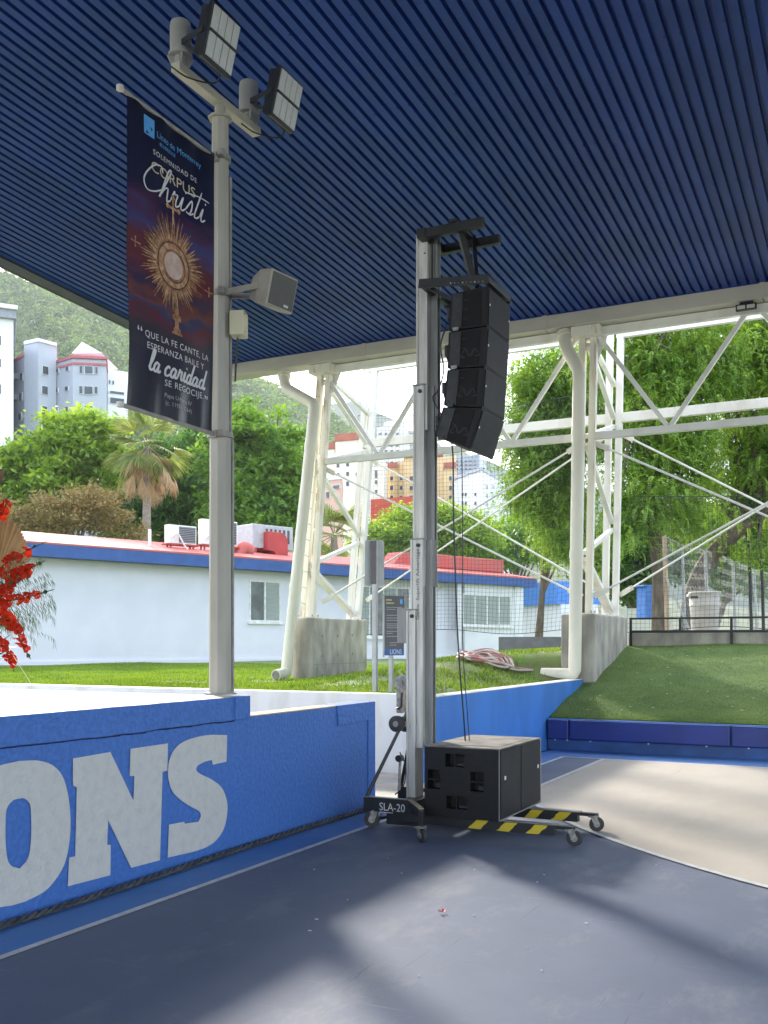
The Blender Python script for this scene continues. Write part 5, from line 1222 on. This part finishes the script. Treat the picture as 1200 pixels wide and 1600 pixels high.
facade(t, (168, 100), (200, 101), [(170, 172, 594, 600), (175, 178, 595, 601), (170, 195, 612, 616), (170, 195, 622, 632)])
for k, (u, v) in enumerate(((24, 589), (22, 621))): MB().box(P(u, v, 98.5), (.8, .6, .55)).build('wall_air_unit', M_metal, t)

t = thing('cream_hotel', 'cream hillside building with small red tiled roofs behind the lawn column', 'building', P(545, 1005, 170))
pts = [(492, 175), (600, 170), (606, 190), (496, 195)]; z = prism_building(t, pts, 712, M_far_c); pts2 = [(524, 174), (566, 172), (566, 185), (524, 187)]; zz = prism_building(t, pts2, 690, M_far_c, 'upper_wing'); band(t, pts2, zz, 1.2, 1.06, M_tile, 'tiled_roof')
pts3 = [(503, 176), (523, 175), (523, 188), (503, 188)]; zz = prism_building(t, pts3, 703, M_far_c, 'side_wing'); band(t, pts3, zz, 1.1, 1.08, M_tile, 'tiled_roof')
facade(t, (492, 175), (600, 170), [(526, 531, 724, 731), (541, 546, 722, 729), (586, 590, 720, 727), (526, 531, 739, 746), (541, 546, 737, 744), (586, 590, 734, 748), (586, 590, 750, 757), (541, 546, 752, 760), (556, 560, 738, 745), (586, 590, 765, 773), (526, 531, 754, 761)])
t = thing('salmon_house', 'small salmon coloured house low behind the lawn column', 'building', P(517, 1005, 150))
pts = [(496, 150), (534, 148), (536, 160), (498, 162)]; z = prism_building(t, pts, 752, M_far_s); band(t, pts, z, .5, 1.04, M_far_w, 'parapet'); facade(t, (496, 150), (534, 148), [(510, 516, 768, 779), (520, 532, 758, 764)])
t = thing('pale_tower', 'pale high rise tower with stepped top behind the tan apartments', 'building', P(615, 1005, 330))
pts = [(589, 335), (632, 325), (640, 350), (596, 360)]; z = prism_building(t, pts, 668, mat('far_pale', (.66, .64, .62), .7, var=.05)); pts = [(600, 336), (622, 332), (624, 345), (602, 348)]; prism_building(t, pts, 660, M_far_w, 'penthouse')
facade(t, (589, 335), (632, 325), [(592+9*i, 597+9*i, v, v+4) for i in range(4) for v in range(676, 740, 9)])
t = thing('tan_apartments', 'tan apartment building with arched openings and tiled turrets', 'building', P(660, 1005, 190))
pts = [(606, 192), (712, 184), (714, 205), (610, 212)]; z = prism_building(t, pts, 724, M_far_t)
for (ua, ub, vt, dd_) in ((632, 650, 716, 189), (655, 690, 733-18, 188), (694, 712, 732, 184), (606, 620, 738-6, 192)):
    pp = [(ua, dd_-1), (ub, dd_-1.5), (ub, dd_+9), (ua, dd_+9)]; zz = prism_building(t, pp, vt, M_far_t, 'turret'); band(t, pp, zz, 1.0, 1.10, M_tile, 'tiled_roof')
facade(t, (606, 190.4), (712, 182), [(u, u+5, v, v+7) for u in (610, 625, 641, 676, 702) for v in (744, 759, 774, 789)])
t = thing('white_apartments', 'white apartment building under the grey glass tower', 'building', P(748, 1005, 175))
pts = [(709, 178), (752, 168), (796, 185), (790, 205), (712, 200)]; z = prism_building(t, pts, 750, M_far_w); band(t, pts, z, .5, 1.03, M_far_g, 'coping')
facade(t, (709, 178), (752, 168), [(u, u+3.5, v, v+5) for u in (722, 727, 742) for v in (770, 784, 798, 812)]); facade(t, (752, 168), (796, 185), [(u, u+4, v, v+6) for u in (758, 768, 780) for v in (757, 771, 785, 799, 813)])
t = thing('grey_glass_tower', 'grey glass tower rising behind the white apartment building', 'building', P(732, 1005, 260))
pts = [(709, 262), (748, 256), (760, 275), (718, 280)]; z = prism_building(t, pts, 716, M_tower); facade(t, (709, 262), (748, 256), [(712+7*i, 717+7*i, v, v+3) for i in range(5) for v in (719, 725, 731)])
pp = [(735, 258), (750, 256), (751, 266), (736, 268)]; prism_building(t, pp, 711, M_far_w, 'lift_house')
t = thing('red_wall_building', 'bright red flat building among the treetops', 'building', P(598, 1005, 120))
pts = [(568, 121), (650, 118), (652, 130), (570, 132)]; prism_building(t, pts, 781, M_far_r); MB().bar(P(577, 775, 119.5), P(577, 840, 119.5), .25, .25).build('white_pipe', M_far_w, t)

# ================================================================== TREES AND HILL
M_bark = mat('bark', (.13, .10, .075), .9, var=.3, scale=8, bump=.8, bscale=30, stretch=(1, 1, .3)); M_barkp = mat('palm_bark', (.30, .25, .20), .9, var=.2, scale=10, bump=.6, bscale=20, stretch=(.4, .4, 3))
L_bright = leafmat('leaf_bright', (.08, .17, .025), (.28, .41, .07), scale=.35, trans=.45)
L_mid = leafmat('leaf_mid', (.055, .14, .025), (.18, .32, .055), scale=.35, trans=.4)
L_dark = leafmat('leaf_dark', (.03, .09, .02), (.10, .21, .045), scale=.4, trans=.35)
L_olive = leafmat('leaf_olive', (.15, .13, .045), (.34, .27, .11), scale=.6, trans=.3)
L_sprig = leafmat('leaf_sprig', (.055, .145, .025), (.27, .41, .075), scale=.8, trans=.38)
L_hill = leafmat('leaf_hill', (.05, .11, .025), (.24, .34, .08), scale=.06, trans=.3)

def clump_points(rg, ells, nclump, shell=.55):
    out = []; vol = np.array([r.x*r.y*r.z for c, r in ells]); pick = rg.choice(len(ells), nclump, p=vol/vol.sum())
    for i in pick:
        c, r = ells[i]; d = rg.normal(size=3); d /= np.linalg.norm(d); k = shell+(1-shell)*rg.random()**.6
        if rg.random() < .25: k = rg.random()**.5
        k *= rg.uniform(.85, 1.12)
        out.append(np.array(c)+d*k*np.array(r))
    return np.array(out)
def leaf_quads(rg, cent, per, spread, size, up=.35):
    n = len(cent)*per
    p = np.repeat(cent, per, 0)+rg.normal(size=(n, 3))*np.array([spread, spread, spread*.62])
    nrm = rg.normal(size=(n, 3)); nrm[:, 2] = np.abs(nrm[:, 2])+up; nrm /= np.linalg.norm(nrm, axis=1)[:, None]
    a = np.cross(nrm, rg.normal(size=(n, 3))); a /= np.linalg.norm(a, axis=1)[:, None]; b = np.cross(nrm, a)
    s = size*rg.uniform(.4, 1.5, n)[:, None]
    V = np.empty((n, 4, 3)); V[:, 0] = p-a*s; V[:, 1] = p-b*s*.42+nrm*s*.12; V[:, 2] = p+a*s; V[:, 3] = p+b*s*.42+nrm*s*.12
    return V.reshape(-1, 3), np.arange(n*4).reshape(-1, 4)
def limbs(root, base, cent, r0, rg, m, n=14, fork=.35):
    mb = MB(); base = Vector(base); top = Vector(cent.mean(0)); f = base.lerp(top, fork)
    mid = base.lerp(f, .5)+Vector((rg.normal(0, .12), rg.normal(0, .12), 0))
    mb.tube(catmull([base, mid, f, f.lerp(top, .6)], 5), [r0*(1.25-.045*i) if i < 10 else r0*(.8-.03*(i-10)) for i in range(16)], 9)
    for k in rg.choice(len(cent), min(n, len(cent)), replace=False):
        q = Vector(cent[k]); s = f.lerp(top, rg.uniform(0, .5)); m1 = s.lerp(q, .5)+Vector((rg.normal(0, .2), rg.normal(0, .2), rg.uniform(0, .35)))*(q-s).length*.25
        c = catmull([s, m1, q], 5); mb.tube(c, [max(.012, r0*.42*(1-.9*i/len(c))) for i in range(len(c))], 6)
    return mb.build('trunk', m, root, smooth=True)
def tree(label, base, ells, nclump, per, spread, size, lm, r0, seed, group='trees around the school', name='broadleaf_tree', fork=.35, cat='tree'):
    rg = np.random.default_rng(seed); t = thing(name, label, cat, base, group)
    ells = [(Vector(c), Vector(r)) for c, r in ells]; cent = clump_points(rg, ells, nclump)
    V, Fq_ = leaf_quads(rg, cent, per, spread, size); npmesh('crown', V, Fq_, lm, t); limbs(t, base, cent, r0, rg, M_bark, fork=fork); return t
def E_(u, v, d_, ru, rv, rd=None):
    c = P(u, v, d_); k = d_/FPX; r = ru*k; return (c, Vector((r, rd or r, rv*k)))
def gb(u, d_, z=.85): q = P(u, 1005, d_); return Vector((q.x, q.y, z))
tree('bright green leafy tree below the grey apartment block', gb(98, 56), [E_(70, 760, 56, 95, 70), E_(120, 715, 56, 75, 70), E_(25, 770, 56, 60, 60), E_(150, 690, 55, 45, 55), E_(60, 715, 56, 45, 40)], 330, 95, .36, .19, L_bright, .3, 11)
tree('dark green broad tree behind the palm', gb(262, 64), [E_(235, 770, 64, 75, 75), E_(290, 750, 64, 65, 95), E_(205, 800, 62, 60, 50)], 300, 90, .42, .20, L_dark, .3, 12)
tree('tall rounded green tree right of the lamp pole', gb(405, 60), [E_(395, 740, 60, 80, 105), E_(440, 740, 60, 55, 85), E_(375, 680, 60, 45, 50), E_(400, 800, 58, 75, 50)], 420, 95, .36, .18, L_mid, .32, 13)
tree('small olive brown tree above the left end of the red roof', gb(104, 46), [E_(100, 800, 46, 48, 34), E_(150, 795, 47, 48, 36), E_(190, 820, 47, 35, 26), E_(60, 825, 46, 30, 20)], 120, 95, .26, .09, L_olive, .13, 14, fork=.65)
tree('low olive shrub tree behind the flowers', gb(14, 46), [E_(14, 815, 46, 40, 35), E_(-30, 800, 46, 40, 35)], 90, 60, .22, .10, L_olive, .1, 15, fork=.6)
tree('yellow green spreading tree behind the school roof at the lift mast', gb(690, 76), [E_(650, 830, 76, 62, 42), E_(715, 840, 76, 62, 44), E_(600, 850, 74, 45, 36), E_(690, 815, 77, 40, 26)], 320, 80, .42, .18, L_bright, .25, 16)
tree('dull green tree behind the right end of the red roof', gb(800, 84), [E_(795, 850, 84, 60, 38), E_(850, 830, 88, 50, 45), E_(755, 860, 80, 40, 32)], 240, 75, .48, .2, L_mid, .25, 17)
tree('dark bushy tree low behind the turf bank pedestal', gb(985, 36, 1.2), [E_(985, 880, 36, 50, 60), E_(1040, 860, 38, 40, 55), E_(940, 870, 37, 40, 55)], 230, 85, .24, .10, L_dark, .15, 18)
tree('pale green bushy tree behind the chain link fence', gb(1110, 46, 1.6), [E_(1090, 850, 46, 60, 60), E_(1160, 870, 46, 60, 70), E_(1220, 830, 46, 60, 90)], 260, 85, .30, .13, L_mid, .18, 19)
tree('leafy tree filling the gap left of the downpipe far behind', gb(840, 52, 1.0), [E_(850, 760, 52, 45, 70), E_(880, 820, 50, 40, 60)], 200, 80, .32, .14, L_mid, .2, 29)

# pinnate-leaved drooping trees on the right
def sprig_template():
    V, Fq_ = [], []
    for k in range(9):
        s = .06+.036*k; x = s*.9; z = .05*math.sin(s*6)-s*s*1.4
        for sg in (-1, 1):
            L = .085*(1-.05*k); q = np.array([x, 0, z]); d = np.array([.55, sg*.75, -.45]); d /= np.linalg.norm(d); w = np.cross(d, [0, 0, 1]); w /= np.linalg.norm(w); w = w*.014
            i = len(V); V += [q, q+d*L*.5+w, q+d*L, q+d*L*.5-w]; Fq_.append((i, i+1, i+2, i+3))
    return np.array(V), np.array(Fq_)
TV, TF = sprig_template()
def sprig_tree(label, base, trunk_pts, r0, ells, nstr, seed, group='drooping trees behind the turf bank', extra=()):
    rg = np.random.default_rng(seed); t = thing('drooping_tree', label, 'tree', base, group)
    ells = [(Vector(c), Vector(r)) for c, r in ells]; cent = clump_points(rg, ells, nstr, .35)
    P_, Y_, S_ = [], [], []
    for c in cent:                                     # each clump: sprigs cascading down a hanging twig
        n = rg.integers(8, 15); L = rg.uniform(.12, .6); az = rg.uniform(0, 2*np.pi)
        for k in range(n):
            s = k/n; P_.append(c+np.array([math.cos(az)*.55*s+rg.normal(0, .15), math.sin(az)*.55*s+rg.normal(0, .15), -L*s*s+rg.normal(0, .07)])); Y_.append(az+rg.normal(0, 1.2)); S_.append(rg.uniform(.7, 1.25))
    P_ = np.array(P_); Y_ = np.array(Y_); S_ = np.array(S_); n = len(P_); tilt = rg.normal(.35, .45, n)
    ct, st = np.cos(tilt), np.sin(tilt); cy, sy = np.cos(Y_), np.sin(Y_)
    X = TV[None, :, 0]*ct[:, None]+TV[None, :, 2]*st[:, None]; Z = -TV[None, :, 0]*st[:, None]+TV[None, :, 2]*ct[:, None]; Yy = np.repeat(TV[None, :, 1], n, 0)
    Vx = (X*cy[:, None]-Yy*sy[:, None])*S_[:, None]+P_[:, :1]; Vy = (X*sy[:, None]+Yy*cy[:, None])*S_[:, None]+P_[:, 1:2]; Vz = Z*S_[:, None]+P_[:, 2:]
    V = np.stack([Vx, Vy, Vz], 2).reshape(-1, 3); Fq_ = (TF[None]+np.arange(n)[:, None, None]*len(TV)).reshape(-1, 4)
    V2, F2 = leaf_quads(rg, clump_points(rg, ells, 240, .1), 60, .26, .05); Fq_ = np.concatenate([Fq_, F2+len(V)]); V = np.concatenate([V, V2])
    npmesh('crown', V, Fq_, L_sprig, t)
    mb = MB(); c = catmull(trunk_pts, 6); m_ = len(c); mb.tube(c, [r0*(1-.55*i/m_) for i in range(m_)], 10)
    for k in rg.choice(len(cent), min(34, len(cent)), replace=False):
        q = Vector(cent[k])+Vector((0, 0, .15)); s = c[int(rg.uniform(.55, .99)*(m_-1))]; m1 = s.lerp(q, .55)+Vector((0, 0, .35))
        cc = catmull([s, m1, q], 5); mb.tube(cc, [max(.010, r0*.40*(1-.92*i/len(cc))) for i in range(len(cc))], 6)
    mb.build('trunk', M_bark, t, smooth=True); return t
b = gb(1030, 25, 1.5)
sprig_tree('tall drooping tree with dark upright trunk behind the railing', b, [b, P(1030, 900, 25), P(1022, 830, 25), P(1010, 740, 25.2), P(1000, 640, 25.4), P(1005, 560, 25.4)], .20,
  [E_(1010, 640, 25.5, 80, 110), E_(1000, 760, 25, 60, 70), E_(1075, 560, 26, 95, 85), E_(975, 540, 26, 75, 65), E_(1060, 700, 25.5, 70, 90), E_(985, 820, 24.8, 40, 45), E_(1085, 800, 25.5, 45, 50)], 1150, 31)
b = gb(1075, 27.5, 1.5)
sprig_tree('drooping tree with thick leaning trunk at the right edge', b, [b, P(1085, 925, 27.5), P(1112, 868, 27.4), P(1165, 818, 27), P(1230, 760, 26.8), P(1280, 660, 27)], .30,
  [E_(1180, 640, 27, 90, 100), E_(1240, 540, 27.5, 110, 90), E_(1160, 520, 28, 80, 70), E_(1230, 740, 27, 90, 80), E_(1140, 740, 27.5, 60, 80), E_(1180, 850, 26.5, 28, 35)], 1000, 32)
b = gb(905, 29, 1.0)
sprig_tree('drooping tree hanging over the tie rods left of the turf bank column', b, [b, P(905, 900, 29), P(898, 800, 29), P(885, 690, 29), P(870, 600, 29)], .20,
  [E_(850, 700, 28.5, 62, 90), E_(860, 590, 29, 65, 65), E_(870, 800, 28.5, 45, 75), E_(825, 760, 28.5, 38, 55), E_(820, 640, 28.6, 38, 75), E_(925, 640, 29, 55, 110), E_(900, 860, 28.6, 30, 45)], 1000, 33)

# fan palm
def fan_mesh(L, n, spread, droop, name):
    mb = MB(); rg = random.Random(3)
    for k in range(n):
        a = R(-spread/2+spread*k/(n-1)); a2 = R(spread/(n-1)*.46); l_ = L*(1-.18*abs(k/(n-1)-.5)*2)*rg.uniform(.92, 1.05); prev = None
        def q(r, s, dz): return Vector((r*math.cos(a+s), r*math.sin(a+s), -droop*(r/L)**2.4*L+dz))
        w = a2
        pts = [Vector((.10, 0, 0)), q(l_*.55, -w, .0), q(l_*.55, 0, .035), q(l_*.55, w, 0), q(l_*.85, -w*.35, 0), q(l_*.85, w*.35, 0), q(l_, 0, -.12*L*rg.random())]
        mb.add(pts, [(0, 1, 2), (0, 2, 3), (1, 4, 2), (2, 4, 5), (2, 5, 3), (4, 6, 5)])
    mb.tube([(-.75*L, 0, -.02), (-.3*L, 0, .03), (.12, 0, 0)], [.03, .022, .014], 5)
    return mb.mesh(name)
L_palm = leafmat('palm_green', (.11, .17, .04), (.28, .32, .11), scale=.8, trans=.3); L_pdead = leafmat('palm_dead', (.36, .24, .12), (.55, .40, .24), scale=1.2, trans=.15); L_pyel = leafmat('palm_yellow', (.45, .33, .03), (.62, .48, .06), scale=1, trans=.3)
def fan_palm(base, top, label, ngreen, ndead, sc, seed):
    t = thing('fan_palm', label, 'palm', base, 'fan palms'); rg = random.Random(seed)
    mb = MB(); c = catmull([base, Vector(base).lerp(Vector(top), .5)+Vector((.06, 0, 0)), top], 8); mb.tube(c, [.24-.05*i/len(c) for i in range(len(c))], 12); mb.build('trunk', M_barkp, t, smooth=True)
    g = fan_mesh(1.0*sc, 22, 170, .25, 'frond'); g.materials.append(L_palm); y_ = fan_mesh(.95*sc, 20, 130, .45, 'yellow_frond'); y_.materials.append(L_pyel); d_ = fan_mesh(1.05*sc, 12, 46, .35, 'dead_frond'); d_.materials.append(L_pdead)
    def put(me, nm, az, el, r_):
        o = bpy.data.objects.new(nm, me); COL.objects.link(o); o.parent = t
        o.rotation_euler = (rg.uniform(-.5, .5), -el, az); d = Vector((math.cos(az)*math.cos(el), math.sin(az)*math.cos(el), math.sin(el)))
        o.location = Vector(top)-Vector(base)+d*r_*sc+Vector((0, 0, .1))
    for k in range(ngreen): put(g, 'frond', k*2.4+rg.uniform(-.3, .3), R(rg.uniform(-58, 70)), rg.uniform(.65, 1.0))
    for k in range(ndead): put(d_, 'dead_frond', k*2.4+rg.uniform(-.4, .4), R(rg.uniform(-76, -36)), rg.uniform(.35, 1.45))
    if ndead: put(y_, 'yellow_frond', YAW+math.pi-.2, R(-35), .85)
    return t
fan_palm(gb(222, 50), P(231, 700, 50), 'fan palm with shaggy brown skirt of dead fronds under the banner', 30, 24, 1.3, 4)
fan_palm(gb(520, 58), P(522, 838, 58), 'low green fan palm behind the legs of the lawn column', 20, 0, 1.4, 6)

# wooded hill: terrain and its tree cover, which nobody could count
RU = [-900, -500, -250, -100, 0, 90, 250, 365, 440, 520, 560, 620, 700, 820, 1000, 1300]
RV = [300, 320, 360, 400, 432, 452, 520, 588, 612, 652, 688, 745, 805, 860, 930, 970]
def hill_pt(u, t):
    d_ = 210+330*t; ridge = np.interp(u, RU, RV); zr = (HORIZON-ridge)/FPX*540*1.0
    z = 2+zr*(.12*t+.88*t**1.25)+zr*.05*math.sin(u*.02+t*6)*(1-t)*t*4+zr*.025*math.sin(u*.055+t*11)*t*(1-t)*4
    xc = (u-600)/FPX*d_; return (xc*CA-d_*SA, xc*SA+d_*CA, z)
us = np.linspace(-900, 1300, 90); ts = np.linspace(0, 1.0, 40); V = [hill_pt(u, t) for t in ts for u in us]
V += [(a[0]*1.25, a[1]*1.25, 0) for a in [hill_pt(u, 1.0) for u in us]]
nu = len(us); Fq_ = [(j*nu+i, j*nu+i+1, (j+1)*nu+i+1, (j+1)*nu+i) for j in range(len(ts)) for i in range(nu-1)]
struct(npmesh('hill', np.array(V), np.array(Fq_), mat('hill_ground', (.10, .12, .05), .95, var=.3, scale=.05), smooth=True))
rg = np.random.default_rng(55); cent = []
for k in range(6500):
    u = rg.uniform(-260, 760); t = rg.random()**.75; p = hill_pt(u, t); cent.append((p[0], p[1], p[2]+rg.uniform(.8, 2.6)))
cent = np.array(cent); V, Fq_ = leaf_quads(rg, cent, 44, 1.9, 1.2, up=.6)
o = npmesh('hill_forest', V, Fq_, L_hill, kind='stuff'); o['label'] = 'dense pale green woodland covering the hillside'; o['category'] = 'woodland'
# farther ridge
V = []; us = np.linspace(-300, 1500, 70)
for t in (0, .5, 1):
    for u in us:
        d_ = 900+250*t; ridge = np.interp(u, [-300, 300, 480, 530, 575, 640, 760, 900, 1200, 1500], [560, 590, 640, 622, 632, 668, 720, 760, 800, 850])+4*math.sin(u*.13)+3*math.sin(u*.31); zr = (HORIZON-ridge)/FPX*1150; xc = (u-600)/FPX*d_; V.append((xc*CA-d_*SA, xc*SA+d_*CA, zr*(.1+.9*t)))
nu = len(us); struct(npmesh('far_ridge', np.array(V), np.array([(j*nu+i, j*nu+i+1, (j+1)*nu+i+1, (j+1)*nu+i) for j in range(2) for i in range(nu-1)]), mat('ridge_ground', (.07, .10, .06), .95, var=.3, scale=.004), smooth=True))

# ================================================================== HAZE: pale even air round everything below the sky
hz_c = P(600, 1005, 700)
hb = MB().box((hz_c.x, hz_c.y, 158), (4200, 4200, 320), Matrix.Rotation(YAW, 3, 'Z'))
hm = bpy.data.materials.new('haze_air'); hm.use_nodes = True; hn = hm.node_tree.nodes; hn.clear()
ho = hn.new('ShaderNodeOutputMaterial'); hv = hn.new('ShaderNodeVolumePrincipled')
hv.inputs['Color'].default_value = (.86, .92, 1.0, 1); hv.inputs['Density'].default_value = .00022; hv.inputs['Anisotropy'].default_value = .3
hm.node_tree.links.new(hv.outputs[0], ho.inputs['Volume'])
hzo = hb.build('haze', hm, kind='stuff'); hzo['label'] = 'thin pale haze in the air over the whole scene'; hzo['category'] = 'haze'
